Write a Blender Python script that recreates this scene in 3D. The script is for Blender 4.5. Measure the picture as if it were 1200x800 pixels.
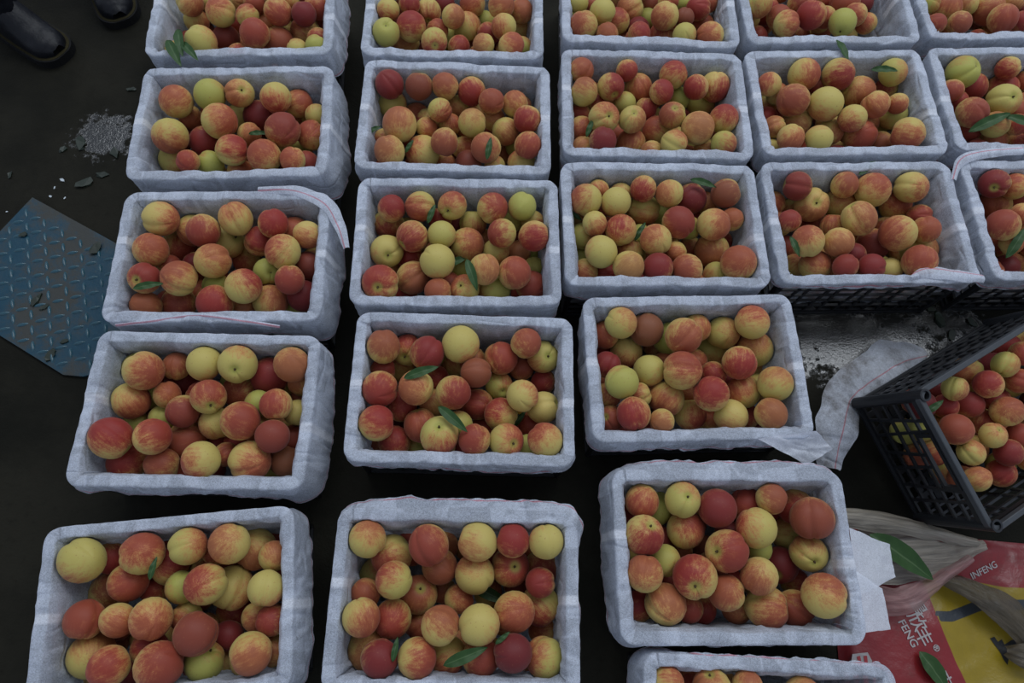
import bpy, bmesh, math, random
import numpy as np
from mathutils import Matrix, Vector, Euler

for o in list(bpy.data.objects):
    bpy.data.objects.remove(o, do_unlink=True)
scn = bpy.context.scene
COL = scn.collection

# ------------------------------------------------------------------ camera
RZ = 0.22                                  # height of a crate rim above the floor
F, PITCH, ROLL = 800.0, math.radians(69.055), math.radians(5.039)
CAM = np.array([0.0, 0.0, 1.4434 + RZ])
_d = np.array([0, math.cos(PITCH), -math.sin(PITCH)])
_u = np.array([0, math.sin(PITCH), math.cos(PITCH)])
_r = np.array([1.0, 0, 0])
CR = _r * math.cos(ROLL) + _u * math.sin(ROLL)
CU = -_r * math.sin(ROLL) + _u * math.cos(ROLL)
cd = bpy.data.cameras.new('camera')
cd.sensor_width = 36.0
cd.lens = 36.0 * F / 1200.0
cd.clip_start = 0.02
cd.dof.use_dof = True
cd.dof.focus_distance = 1.45
cd.dof.aperture_fstop = 5.6
cam = bpy.data.objects.new('camera', cd)
m = Matrix.Identity(4)
for i in range(3):
    m[i][0], m[i][1], m[i][2], m[i][3] = CR[i], CU[i], -_d[i], CAM[i]
cam.matrix_world = m
COL.objects.link(cam)
scn.camera = cam

# ------------------------------------------------------------------ light
world = bpy.data.worlds.new('overcast_sky')
scn.world = world
world.use_nodes = True
bg = world.node_tree.nodes['Background']
bg.inputs[0].default_value = (0.70, 0.80, 1.0, 1)
bg.inputs[1].default_value = 0.46
ld2 = bpy.data.lights.new('open_side_daylight_offscreen', 'AREA')   # bright opening ahead of the crates, mirrored in the puddles
ld2.shape = 'RECTANGLE'; ld2.size = 10.0; ld2.size_y = 2.4
ld2.energy = 290; ld2.color = (0.90, 0.95, 1.0)
lo2 = bpy.data.objects.new('open_side_daylight_offscreen', ld2)
lo2.location = (0.9, 4.18, 6.0)
lo2.rotation_euler = (math.radians(-28), 0, math.radians(-10))
COL.objects.link(lo2)
vs = scn.view_settings
vs.view_transform = 'Standard'; vs.look = 'None'; vs.gamma = 1.0; vs.exposure = 0.06
vs.use_curve_mapping = False

# ------------------------------------------------------------------ helpers
rng = np.random.default_rng(11)
random.seed(5)

def ray_dir(px, py):
    return _d + CR * (px - 600) / F - CU * (py - 400) / F

def at(px, py, z=0.0):
    v = ray_dir(px, py)
    return CAM + v * ((z - CAM[2]) / v[2])

def tag(o, label=None, cat=None, group=None, kind=None):
    if label: o['label'] = label
    if cat: o['category'] = cat
    if group: o['group'] = group
    if kind: o['kind'] = kind
    return o

def mesh_obj(name, verts, faces, mat, parent=None, smooth=True, attrs=None):
    me = bpy.data.meshes.new(name)
    me.from_pydata([tuple(map(float, v)) for v in verts], [], [tuple(map(int, f)) for f in faces])
    if smooth:
        me.polygons.foreach_set('use_smooth', [True] * len(me.polygons))
    for k, (typ, arr) in (attrs or {}).items():
        a = me.attributes.new(k, typ, 'POINT')
        a.data.foreach_set({'FLOAT': 'value', 'FLOAT_VECTOR': 'vector', 'FLOAT_COLOR': 'color'}[typ], np.asarray(arr, dtype=np.float32).ravel())
    me.update()
    me.materials.append(mat)
    return link(name, me, parent)

def link(name, me, parent=None):
    o = bpy.data.objects.new(name, me)
    COL.objects.link(o)
    if parent: o.parent = parent
    return o

def empty(name, loc=(0, 0, 0), rot=(0, 0, 0)):
    o = bpy.data.objects.new(name, None)
    o.empty_display_size = 0.05
    COL.objects.link(o)
    o.location = loc; o.rotation_euler = rot
    return o

def bm_mesh(name, bm, mat, smooth=False):
    me = bpy.data.meshes.new(name)
    bm.to_mesh(me); bm.free()
    if smooth: me.polygons.foreach_set('use_smooth', [True] * len(me.polygons))
    me.materials.append(mat)
    return me

def box(bm, lo_, hi_, M=None):
    x0, y0, z0 = lo_; x1, y1, z1 = hi_
    vs_ = [(x0,y0,z0),(x1,y0,z0),(x1,y1,z0),(x0,y1,z0),(x0,y0,z1),(x1,y0,z1),(x1,y1,z1),(x0,y1,z1)]
    v = [bm.verts.new(M @ Vector(p) if M else p) for p in vs_]
    for f in ((0,3,2,1),(4,5,6,7),(0,1,5,4),(1,2,6,5),(2,3,7,6),(3,0,4,7)):
        bm.faces.new([v[i] for i in f])

def smoothstep(x, a, b):
    t = np.clip((x - a) / (b - a), 0, 1)
    return t * t * (3 - 2 * t)

def vnoise(x, y, seed):                     # smooth value noise on numpy arrays, -1..1
    xi = np.floor(x).astype(int); yi = np.floor(y).astype(int)
    fx = x - xi; fy = y - yi
    fx = fx * fx * (3 - 2 * fx); fy = fy * fy * (3 - 2 * fy)
    def h(a, b):
        n = np.sin(a * 127.1 + b * 311.7 + seed * 74.7) * 43758.5453
        return (n - np.floor(n)) * 2 - 1
    return (h(xi, yi) * (1 - fx) + h(xi + 1, yi) * fx) * (1 - fy) + (h(xi, yi + 1) * (1 - fx) + h(xi + 1, yi + 1) * fx) * fy

def creases(x, y, seed, freq=14.0):         # sharp folds like crumpled fabric, -1..1
    s = 0
    for k in range(3):
        a = seed * 1.7 + k * 2.1
        xx = x * math.cos(a) - y * math.sin(a); yy = x * math.sin(a) + y * math.cos(a)
        n = vnoise(xx * freq * (1 + .7 * k), yy * freq * .45 * (1 + .7 * k), seed + k * 13)
        s = s + (1 - 2 * np.abs(n)) / (1 + .7 * k)
    return s / 2.0

# ------------------------------------------------------------------ materials
def mat_new(name):
    mt = bpy.data.materials.new(name)
    mt.use_nodes = True
    nt = mt.node_tree
    return mt, nt, nt.nodes['Principled BSDF']

class NG:
    def __init__(s, nt): s.nt = nt
    def n(s, t, **kw):
        nd = s.nt.nodes.new(t)
        for k, v in kw.items():
            setattr(nd, k, v)
        return nd
    def l(s, a, b): s.nt.links.new(a, b)
    def val(s, x, inp):
        if hasattr(x, 'links'): s.l(x, inp)
        else: inp.default_value = x
    def math(s, op, a, b=0.0, c=0.0, clamp=False):
        nd = s.n('ShaderNodeMath', operation=op, use_clamp=clamp)
        for x, i in ((a, 0), (b, 1), (c, 2)): s.val(x, nd.inputs[i])
        return nd.outputs[0]
    def ramp(s, x, a, b, lo_=0.0, hi_=1.0):
        nd = s.n('ShaderNodeMapRange', interpolation_type='SMOOTHSTEP')
        s.l(x, nd.inputs[0])
        for i, v in ((1, a), (2, b), (3, lo_), (4, hi_)): nd.inputs[i].default_value = v
        return nd.outputs[0]
    def mix(s, f, a, b):
        nd = s.n('ShaderNodeMix', data_type='RGBA')
        s.val(f, nd.inputs[0]); s.val(a, nd.inputs[6]); s.val(b, nd.inputs[7])
        return nd.outputs[2]
    def noise(s, vec=None, scale=5.0, detail=3.0, rough=0.55):
        nd = s.n('ShaderNodeTexNoise')
        nd.inputs['Scale'].default_value = scale; nd.inputs['Detail'].default_value = detail
        nd.inputs['Roughness'].default_value = rough
        if vec: s.l(vec, nd.inputs['Vector'])
        return nd.outputs['Fac']
    def attr(s, name):
        return s.n('ShaderNodeAttribute', attribute_name=name)
    def bump(s, h, strength, dist, bsdf):
        b = s.n('ShaderNodeBump')
        b.inputs['Strength'].default_value = strength; b.inputs['Distance'].default_value = dist
        s.l(h, b.inputs['Height']); s.l(b.outputs[0], bsdf.inputs['Normal'])

def c4(r, g, b): return (r, g, b, 1.0)

def make_peach_mat():
    mt, nt, bs = mat_new('peach_skin'); g = NG(nt)
    bl = g.attr('blush').outputs['Fac']
    pc = g.attr('pc'); sp = g.n('ShaderNodeSeparateColor'); g.l(pc.outputs['Color'], sp.inputs[0])
    ext, stren, green = sp.outputs[0], sp.outputs[1], sp.outputs[2]
    dark = pc.outputs['Alpha']
    st = g.noise(g.attr('streak').outputs['Vector'], 2.2, 5, 0.68)
    pl = g.attr('pl').outputs['Vector']
    mo = g.noise(pl, 2.0, 3, 0.6)
    fi = g.noise(pl, 26.0, 2, 0.6)
    t = g.math('ADD', bl, ext)
    t = g.math('MULTIPLY_ADD', g.math('SUBTRACT', st, 0.5), 1.8, t)
    t = g.math('MULTIPLY_ADD', g.math('SUBTRACT', mo, 0.5), 1.7, t)
    t = g.math('MULTIPLY_ADD', g.math('SUBTRACT', fi, 0.5), 1.3, t)
    fac = g.math('MULTIPLY', g.ramp(t, -0.60, 0.80), stren, clamp=True)
    base = g.mix(green, c4(0.56, 0.415, 0.115), c4(0.34, 0.35, 0.060))
    base = g.mix(g.math('MULTIPLY', fi, 0.18), base, c4(0.70, 0.56, 0.28))
    red = g.mix(g.ramp(t, -0.1, 1.25), c4(0.54, 0.150, 0.062), c4(0.30, 0.032, 0.023))
    red = g.mix(dark, red, c4(0.085, 0.012, 0.016))
    col = g.mix(fac, base, red)
    scar = g.attr('scar').outputs['Fac']                      # stem hollow: greenish, then brown scar
    col = g.mix(g.ramp(scar, 0.15, 0.75, 0, 0.65), col, c4(0.36, 0.36, 0.07))
    col = g.mix(g.ramp(scar, 0.90, 0.985, 0, 0.85), col, c4(0.10, 0.06, 0.025))
    fl = g.ramp(g.noise(pl, 9.0, 1, 0.4), 0.70, 0.76, 0, 0.45)   # small specks
    col = g.mix(fl, col, c4(0.30, 0.10, 0.05))
    g.l(col, bs.inputs['Base Color'])
    bs.inputs['Roughness'].default_value = 0.55
    bs.inputs['Specular IOR Level'].default_value = 0.28
    bs.inputs['Sheen Weight'].default_value = 0.09
    bs.inputs['Sheen Roughness'].default_value = 0.5
    bs.inputs['Sheen Tint'].default_value = c4(1.0, 0.85, 0.75)
    g.bump(g.noise(pl, 60.0, 2, 0.6), 0.10, 0.002, bs)
    return mt

def make_liner_mat(muddy=False):
    mt, nt, bs = mat_new('muddy_cloth' if muddy else 'nonwoven_liner'); g = NG(nt)
    tc = g.n('ShaderNodeTexCoord').outputs['Object']
    fib = g.noise(tc, 700.0, 2, 0.75)
    blot = g.noise(tc, 240.0, 3, 0.7)
    cl = g.attr('cl').outputs['Vector']
    col = g.mix(g.math('MULTIPLY', fib, 0.5), c4(0.66, 0.71, 0.81), c4(0.78, 0.83, 0.92))
    seam = g.attr('seam').outputs['Fac']
    col = g.mix(g.math('MULTIPLY', seam, 0.7), col, c4(0.90, 0.92, 0.97))
    rl = g.math('ABSOLUTE', g.attr('rl').outputs['Fac'])
    line = g.ramp(rl, 0.0009, 0.0022, 0.62, 0.0)
    col = g.mix(line, col, c4(0.75, 0.10, 0.14))
    if muddy: col = g.mix(g.ramp(g.noise(tc, 11.0, 5, 0.65), 0.40, 0.70, 0.15, 0.9), col, c4(0.14, 0.12, 0.10))
    bs.inputs['Roughness'].default_value = 0.75
    bs.inputs['Specular IOR Level'].default_value = 0.25
    bs.inputs['Sheen Weight'].default_value = 0.15
    g.l(col, bs.inputs['Base Color'])
    def ridge(sx, sy, rot, scale):
        mp = g.n('ShaderNodeMapping'); mp.inputs['Scale'].default_value = (sx, sy, 1); mp.inputs['Rotation'].default_value = (0, 0, rot)
        g.l(cl, mp.inputs['Vector'])
        nn = g.noise(mp.outputs[0], scale, 1.5, 0.5)
        return g.ramp(g.math('ABSOLUTE', g.math('SUBTRACT', nn, 0.5)), 0.0, 0.075, 1.0, 0.0)
    def doubled(sx, sy, rot, scale, a, b):          # cloth folded over itself: thicker, whiter, crisp edge
        mp = g.n('ShaderNodeMapping'); mp.inputs['Scale'].default_value = (sx, sy, 1); mp.inputs['Rotation'].default_value = (0, 0, rot)
        g.l(cl, mp.inputs['Vector'])
        return g.ramp(g.noise(mp.outputs[0], scale, 1.0, 0.4), a, b)
    dbl = g.math('MAXIMUM', doubled(1.0, 0.35, 0.5, 17.0, 0.56, 0.60), doubled(0.6, 1.0, -0.35, 15.0, 0.59, 0.63))
    def mask(scale, a, b): return g.ramp(g.noise(cl, scale, 1.0, 0.4), a, b)
    h = g.math('MULTIPLY', ridge(1.0, 0.30, 0.45, 17.0), mask(9.0, 0.46, 0.60))
    h = g.math('ADD', h, g.math('MULTIPLY', ridge(1.0, 0.35, -0.75, 14.0), mask(7.0, 0.52, 0.40)))
    h = g.math('ADD', h, g.math('MULTIPLY', g.math('MULTIPLY', ridge(0.30, 1.0, 0.25, 18.0), mask(11.0, 0.45, 0.62)), 0.8))
    h = g.math('MULTIPLY_ADD', g.noise(cl, 30.0, 3, 0.6), 0.5, h)
    h = g.math('MULTIPLY_ADD', fib, 0.10, h)
    fold = g.math('MAXIMUM', g.math('MULTIPLY', dbl, 0.55), g.math('MULTIPLY_ADD', h, 0.7, -0.22), clamp=True)
    fold = g.math('MINIMUM', fold, 1.0)
    h = g.math('MULTIPLY_ADD', dbl, 0.35, h)
    b = g.n('ShaderNodeBump'); b.inputs['Strength'].default_value = 0.6; b.inputs['Distance'].default_value = 0.004
    g.l(h, b.inputs['Height']); g.l(b.outputs[0], bs.inputs['Normal'])
    tl = g.n('ShaderNodeBsdfTranslucent'); g.l(col, tl.inputs[0])
    tr = g.n('ShaderNodeBsdfTransparent')
    m1 = g.n('ShaderNodeMixShader'); m1.inputs[0].default_value = 0.22
    g.l(bs.outputs[0], m1.inputs[1]); g.l(tl.outputs[0], m1.inputs[2])
    m2 = g.n('ShaderNodeMixShader')
    hole = g.math('SUBTRACT', g.ramp(g.math('MULTIPLY_ADD', g.math('SUBTRACT', blot, 0.5), 0.5, fib), 0.30, 0.68, 0.62, 0.24), g.math('MULTIPLY', g.math('MAXIMUM', fold, seam), 0.30), clamp=True)
    g.l(hole, m2.inputs[0]); g.l(m1.outputs[0], m2.inputs[1]); g.l(tr.outputs[0], m2.inputs[2])
    g.l(m2.outputs[0], nt.nodes['Material Output'].inputs[0])
    return mt

def plain(name, col, rough=0.5, spec=0.5, noise_scale=30.0, var=0.25, bump=0.1, dist=0.002):
    mt, nt, bs = mat_new(name); g = NG(nt)
    tc = g.n('ShaderNodeTexCoord').outputs['Object']
    f = g.noise(tc, noise_scale, 4, 0.6)
    g.l(g.mix(f, c4(*[x * (1 - var) for x in col]), c4(*[min(1, x * (1 + var)) for x in col])), bs.inputs['Base Color'])
    bs.inputs['Roughness'].default_value = rough
    bs.inputs['Specular IOR Level'].default_value = spec
    if bump: g.bump(f, bump, dist, bs)
    return mt

def make_floor_mat():
    mt, nt, bs = mat_new('wet_concrete'); g = NG(nt)
    tc = g.n('ShaderNodeTexCoord').outputs['Object']
    n1 = g.noise(tc, 2.2, 5, 0.6); n2 = g.noise(tc, 38.0, 5, 0.65); n3 = g.noise(tc, 180.0, 2, 0.6)
    col = g.mix(g.ramp(n1, 0.35, 0.65), c4(0.010, 0.0098, 0.0072), c4(0.021, 0.0195, 0.014))
    col = g.mix(g.ramp(n2, 0.50, 0.75, 0, 0.6), col, c4(0.012, 0.011, 0.008))
    g.l(col, bs.inputs['Base Color'])
    # puddles: two wet areas of the floor, ragged by noise
    geo = g.n('ShaderNodeNewGeometry').outputs['Position']
    def puddle(x, y, rx, ry):
        mp = g.n('ShaderNodeMapping'); mp.vector_type = 'POINT'
        mp.inputs['Location'].default_value = (-x / rx, -y / ry, 0); mp.inputs['Scale'].default_value = (1 / rx, 1 / ry, 0)
        g.l(geo, mp.inputs[0])
        ln = g.n('ShaderNodeVectorMath', operation='LENGTH'); g.l(mp.outputs[0], ln.inputs[0])
        return g.ramp(g.math('MULTIPLY_ADD', g.math('SUBTRACT', n2, 0.5), 2.6, ln.outputs['Value']), 0.75, 1.05, 1.0, 0.0)
    wet = g.math('MAXIMUM', puddle(0.90, 0.735, 0.30, 0.13), puddle(-1.22, 1.16, 0.085, 0.075))
    wet = g.math('MAXIMUM', wet, puddle(1.17, 0.80, 0.10, 0.05))
    g.l(g.mix(wet, c4(0.62, 0.62, 0.62), c4(0.13, 0.13, 0.13)), bs.inputs['Roughness'])
    sp = g.math('MULTIPLY_ADD', wet, 1.0, 0.05)
    g.l(sp, bs.inputs['Specular IOR Level'])
    g.bump(g.math('MULTIPLY', g.math('ADD', n2, g.math('MULTIPLY', n3, 0.5)), g.math('MULTIPLY_ADD', wet, -0.5, 1.0)), 0.28, 0.012, bs)
    return mt

def make_plate_mat():
    mt, nt, bs = mat_new('blue_painted_steel'); g = NG(nt)
    tc = g.n('ShaderNodeNewGeometry').outputs['Position']
    n1 = g.noise(tc, 7.0, 5, 0.65); n2 = g.noise(tc, 60.0, 4, 0.7)
    col = g.mix(n2, c4(0.006, 0.034, 0.058), c4(0.012, 0.066, 0.100))
    mud = g.ramp(g.math('MULTIPLY_ADD', n2, 0.35, n1), 0.58, 0.80, 0, 0.9)
    col = g.mix(mud, col, c4(0.042, 0.040, 0.031))
    g.l(col, bs.inputs['Base Color'])
    g.l(g.ramp(n1, 0.35, 0.65, 0.25, 0.6), bs.inputs['Roughness'])
    bs.inputs['Specular IOR Level'].default_value = 0.4
    g.bump(n2, 0.25, 0.004, bs)
    return mt

def make_leaf_mat():
    mt, nt, bs = mat_new('peach_leaf_green'); g = NG(nt)
    tc = g.n('ShaderNodeTexCoord').outputs['Object']
    f = g.noise(tc, 60, 3, 0.6)
    col = g.mix(f, c4(0.014, 0.046, 0.010), c4(0.036, 0.088, 0.020))
    rib = g.ramp(g.math('ABSOLUTE', g.attr('rib').outputs['Fac']), 0.04, 0.11, 0.6, 0)
    col = g.mix(rib, col, c4(0.09, 0.15, 0.06))
    g.l(col, bs.inputs['Base Color'])
    bs.inputs['Roughness'].default_value = 0.5
    bs.inputs['Specular IOR Level'].default_value = 0.3
    return mt

def make_sack_mat():
    mt, nt, bs = mat_new('printed_plastic_sack'); g = NG(nt)
    a = g.attr('print'); sp = g.n('ShaderNodeSeparateColor'); g.l(a.outputs['Color'], sp.inputs[0])
    tc = g.n('ShaderNodeTexCoord').outputs['Object']
    n = g.noise(tc, 22, 4, 0.65)
    red = g.mix(n, c4(0.17, 0.008, 0.010), c4(0.25, 0.016, 0.018))
    yel = g.mix(n, c4(0.21, 0.145, 0.004), c4(0.31, 0.215, 0.008))
    col = g.mix(g.ramp(sp.outputs[0], 0.46, 0.54), red, yel)
    col = g.mix(g.ramp(sp.outputs[1], 0.46, 0.54), col, c4(0.030, 0.035, 0.040))
    col = g.mix(g.ramp(g.noise(tc, 9, 5, 0.7), 0.55, 0.78, 0, 0.5), col, c4(0.06, 0.04, 0.025))
    g.l(col, bs.inputs['Base Color'])
    bs.inputs['Roughness'].default_value = 0.32
    bs.inputs['Specular IOR Level'].default_value = 0.5
    g.bump(g.noise(tc, 45, 4, 0.6), 0.35, 0.004, bs)
    return mt

def make_film_mat(name, col, alpha):
    mt, nt, bs = mat_new(name); g = NG(nt)
    tc = g.n('ShaderNodeTexCoord').outputs['Object']
    mp = g.n('ShaderNodeMapping'); mp.inputs['Scale'].default_value = (5, 75, 1); g.l(g.attr('cl').outputs['Vector'], mp.inputs['Vector'])
    n = g.noise(mp.outputs[0], 1.6, 5, 0.65)
    g.l(g.mix(g.ramp(n, 0.3, 0.7), c4(*[x * .62 for x in col]), c4(*[x * 1.15 for x in col])), bs.inputs['Base Color'])
    bs.inputs['Roughness'].default_value = 0.30
    g.l(g.math('MULTIPLY_ADD', n, 0.35, alpha - 0.17), bs.inputs['Alpha'])
    g.bump(n, 0.6, 0.010, bs)
    return mt

M_peach = make_peach_mat(); M_liner = make_liner_mat(); M_mudcloth = make_liner_mat(True); M_floor = make_floor_mat()
M_plate = make_plate_mat(); M_leaf = make_leaf_mat(); M_sack = make_sack_mat()
M_black = plain('black_crate_plastic', (0.014, 0.015, 0.017), 0.42, 0.45, 80, 0.3, 0.12, 0.001)
M_grey = plain('worn_rim_plastic', (0.050, 0.055, 0.060), 0.45, 0.5, 60, 0.3, 0.15, 0.001)
M_white = plain('white_print', (0.38, 0.35, 0.34), 0.4, 0.4, 40, 0.2, 0)
M_blackprint = plain('black_print', (0.012, 0.012, 0.013), 0.4, 0.4, 40, 0.2, 0)
M_redprint = plain('red_print', (0.36, 0.025, 0.03), 0.4, 0.4, 40, 0.2, 0)
M_stem = plain('dry_stem', (0.07, 0.045, 0.02), 0.8, 0.2, 200, 0.4, 0)
M_rubber = plain('black_boot_leather', (0.004, 0.0045, 0.007), 0.5, 0.30, 30, 0.4, 0.5, 0.006)
M_sole = plain('grey_boot_sole', (0.010, 0.010, 0.010), 0.7, 0.15, 60, 0.3, 0.1)
M_thread = plain('yellow_stitching', (0.030, 0.025, 0.011), 0.8, 0.1, 60, 0.3, 0)
M_yellow = plain('yellow_trim', (0.25, 0.19, 0.02), 0.6, 0.3, 60, 0.3, 0)
M_film_b = make_film_mat('cream_plastic_film', (0.30, 0.265, 0.21), 0.90)
M_film_p = make_film_mat('pink_plastic_film', (0.36, 0.20, 0.185), 0.66)
M_film_t = make_film_mat('tan_plastic_film', (0.080, 0.062, 0.038), 0.90)
M_tread = plain('worn_blue_tread', (0.022, 0.085, 0.115), 0.3, 0.6, 40, 0.5, 0.2, 0.002)
M_debris = plain('crushed_leaf', (0.012, 0.020, 0.010), 0.45, 0.5, 80, 0.5, 0.3, 0.002)
M_chip = plain('plastic_scrap_white', (0.55, 0.6, 0.62), 0.2, 0.6, 60, 0.2, 0)

# ------------------------------------------------------------------ floor
n = 60
gx = np.linspace(-4, 4, n); gy = np.linspace(-2.5, 5, n)
fv = [(x, y, 0.0) for y in gy for x in gx]
ff = [(j * n + i, j * n + i + 1, (j + 1) * n + i + 1, (j + 1) * n + i) for j in range(n - 1) for i in range(n - 1)]
tag(mesh_obj('floor', fv, ff, M_floor), 'dark wet concrete floor with puddles', None, None, 'structure')

# ------------------------------------------------------------------ crates
W, D = 0.488, 0.340
CRATES = {   # centre x, y, yaw in degrees
 'A1': (-0.8120, 1.4620, 7.5), 'A2': (-0.7550, 1.0840, 7.1), 'A3': (-0.6990, 0.7060, 5.9), 'A4': (-0.6610, 0.3370, 4.0), 'A5': (-0.6260, -0.0600, 10.4),
 'B1': (-0.2400, 1.5210, 4.5), 'B2': (-0.1970, 1.1600, 3.9), 'B3': (-0.1519, 0.7988, 5.2), 'B4': (-0.1000, 0.4360, 3.6), 'B5': (-0.0680, 0.0010, 3.7),
 'C1': (0.2980, 1.6230, 4.0), 'C2': (0.3199, 1.2590, 3.9), 'C3': (0.3419, 0.8972, 5.1), 'C4': (0.4170, 0.5340, 6.4), 'C5': (0.4930, 0.1330, 4.8), 'C6': (0.5560, -0.2290, 2.0),
 'D1': (0.8017, 1.6882, 6.5), 'D2': (0.8254, 1.3189, 6.8), 'D3': (0.8500, 0.9540, 6.1),
 'E1': (1.3120, 1.7600, 6.5), 'E2': (1.3350, 1.3850, 6.5), 'E3': (1.3680, 1.0150, 6.0),
}
ROWN = {'A': 'row beside blue plate', 'B': 'second row from blue plate', 'C': 'third row from blue plate', 'D': 'fourth row from blue plate', 'E': 'fifth row from blue plate'}
ORD = ['first', 'second', 'third', 'fourth', 'fifth', 'sixth']
def crate_phrase(k):
    if k == 'K': return 'unlined tilted black crate'
    return f'{ORD[int(k[1]) - 1]} crate in {ROWN[k[0]]}'

def rrect(a, b, rr, ns_long=64, ns_short=44, ns_c=9):
    """closed loop of a rounded rectangle from the back-left corner clockwise; returns pts, normal (outward)"""
    P, N = [], []
    cs = [(a - rr, b - rr, 90), (a - rr, -(b - rr), 0), (-(a - rr), -(b - rr), -90), (-(a - rr), b - rr, 180)]
    st = [(-(a - rr), b, a - rr, b, 0, 1, ns_long), (a, b - rr, a, -(b - rr), 1, 0, ns_short), (a - rr, -b, -(a - rr), -b, 0, -1, ns_long), (-a, -(b - rr), -a, b - rr, -1, 0, ns_short)]
    for (x0, y0, x1, y1, nx, ny, n_), (cx, cy, a0) in zip(st, cs):
        for i in range(n_):
            t = i / n_
            P.append((x0 + (x1 - x0) * t, y0 + (y1 - y0) * t)); N.append((nx, ny))
        for i in range(ns_c):
            an = math.radians(a0 - 90 * i / ns_c)
            P.append((cx + rr * math.cos(an), cy + rr * math.sin(an))); N.append((math.cos(an), math.sin(an)))
    return np.array(P), np.array(N)

def wall_mesh(name, L, handle):
    """lattice wall of length L along x, standing in z 0..RZ, 8 mm thick, leaning slightly outwards"""
    bm = bmesh.new(); t = 0.003
    H_ = RZ - 0.020
    sh = Matrix.Identity(4); sh[1][2] = 0.055           # wall leans outward towards the rim
    nz = 6
    hz0, hz1, hx = 0.142, 0.180, 0.062
    zs = [0.012 + i * (H_ - 0.020) / (nz - 1) for i in range(nz)]
    for z in zs:
        segs = [(-L / 2, L / 2)]
        if handle and hz0 - .002 < z < hz1 - .004: segs = [(-L / 2, -hx), (hx, L / 2)]
        for a, b in segs: box(bm, (a, -t, z - 0.0032), (b, t, z + 0.0032), sh)
    nx = max(6, int(L / 0.040))
    for i in range(nx + 1):
        x = -L / 2 + i * L / nx
        for z0, z1 in ([(0, H_)] if not (handle and abs(x) < hx) else [(0, hz0), (hz1, H_)]):
            s2 = sh.copy(); s2[0][2] = 0.0 if i in (0, nx) else 0.05 * (1 if i % 2 else -1)
            box(bm, (x - 0.0032, -t * .8, z0), (x + 0.0032, t * .8, z1), s2)
    box(bm, (-L / 2, -t, 0), (L / 2, t, 0.016), sh)
    box(bm, (-L / 2, -t, H_ - 0.022), (L / 2, t, H_), sh)
    if handle:
        for a, b, c, d in ((-hx - .005, hx + .005, hz0 - .006, hz0 + .002), (-hx - .005, hx + .005, hz1 - .002, hz1 + .006), (-hx - .005, -hx + .004, hz0, hz1), (hx - .004, hx + .005, hz0, hz1)):
            box(bm, (a, -t * 1.5, c), (b, t * 1.5, d), sh)
    return bm_mesh(name, bm, M_black)

def rim_mesh():
    P, N = rrect(W / 2, D / 2, 0.03, 8, 8, 6); n = len(P)
    bm = bmesh.new(); rings = []
    for d, z in ((0.004, RZ - 0.024), (0.004, RZ - 0.0115), (0.0055, RZ - 0.010), (0.0145, RZ - 0.010), (0.016, RZ - 0.0115), (0.016, RZ - 0.024)):
        Q = P - N * d
        rings.append([bm.verts.new((x, y, z)) for x, y in Q])
    for q in range(6):
        A, B_ = rings[q], rings[(q + 1) % 6]
        for i in range(n): bm.faces.new((A[i], B_[i], B_[(i + 1) % n], A[(i + 1) % n]))
    return bm_mesh('rim', bm, M_grey)

def post_mesh(ro, z1):                                  # hollow tubular corner post
    bm = bmesh.new(); n = 14; ri = ro * 0.68
    rings = []
    for r, z in ((ro, 0.0), (ro, z1), (ri, z1), (ri, z1 - 0.06)):
        rings.append([bm.verts.new((r * math.cos(2 * math.pi * i / n), r * math.sin(2 * math.pi * i / n), z)) for i in range(n)])
    for q in range(3):
        for i in range(n):
            bm.faces.new((rings[q][i], rings[q][(i + 1) % n], rings[q + 1][(i + 1) % n], rings[q + 1][i]))
    bm.faces.new(rings[3])
    return bm_mesh('corner_post', bm, M_black)

def base_mesh():
    bm = bmesh.new(); a, b = W / 2 - 0.02, D / 2 - 0.02
    for i in range(13):
        x = -a + i * 2 * a / 12
        box(bm, (x - 0.008, -b, 0.0), (x + 0.008, b, 0.006))
    for i in range(9):
        y = -b + i * 2 * b / 8
        box(bm, (-a, y - 0.006, 0.001), (a, y + 0.006, 0.008))
    return bm_mesh('base', bm, M_black)

ME_long, ME_short = wall_mesh('long_wall', W - 0.046, False), wall_mesh('short_wall', D - 0.046, True)
ME_rim, ME_base = rim_mesh(), base_mesh()
ME_post, ME_tube = post_mesh(0.0062, RZ - 0.018), post_mesh(0.0135, RZ - 0.006)

def make_crate(M, label, group, post=None, pin=0.018):
    root = empty('plastic_crate')
    root.matrix_world = M
    tag(root, label, 'crate', group)
    link('base', ME_base, root); link('rim', ME_rim, root)
    for s in (1, -1):
        o = link('long_wall', ME_long, root); o.location = (0, s * (D / 2 - 0.022), 0); o.rotation_euler.z = 0 if s > 0 else math.pi
        o = link('short_wall', ME_short, root); o.location = (s * (W / 2 - 0.022), 0, 0); o.rotation_euler.z = -math.pi / 2 if s > 0 else math.pi / 2
        for q in (1, -1):
            o = link('corner_post', post or ME_post, root); o.location = (s * (W / 2 - pin), q * (D / 2 - pin), 0)
    return root

MATS = {}
for k, (x, y, a) in CRATES.items():
    MATS[k] = Matrix.Translation((x, y, 0)) @ Matrix.Rotation(math.radians(a), 4, 'Z')
    make_crate(MATS[k], f'black plastic crate beneath white liner, {crate_phrase(k)}', 'lined crates')
MATS['K'] = Matrix.Translation((1.100, 0.517, 0.061)) @ Euler((0.247, 0.054, 0.591), 'XYZ').to_matrix().to_4x4()
make_crate(MATS['K'], 'tilted black lattice crate of peaches without any liner, beside printed sacks', None, ME_tube, 0.019)

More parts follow.
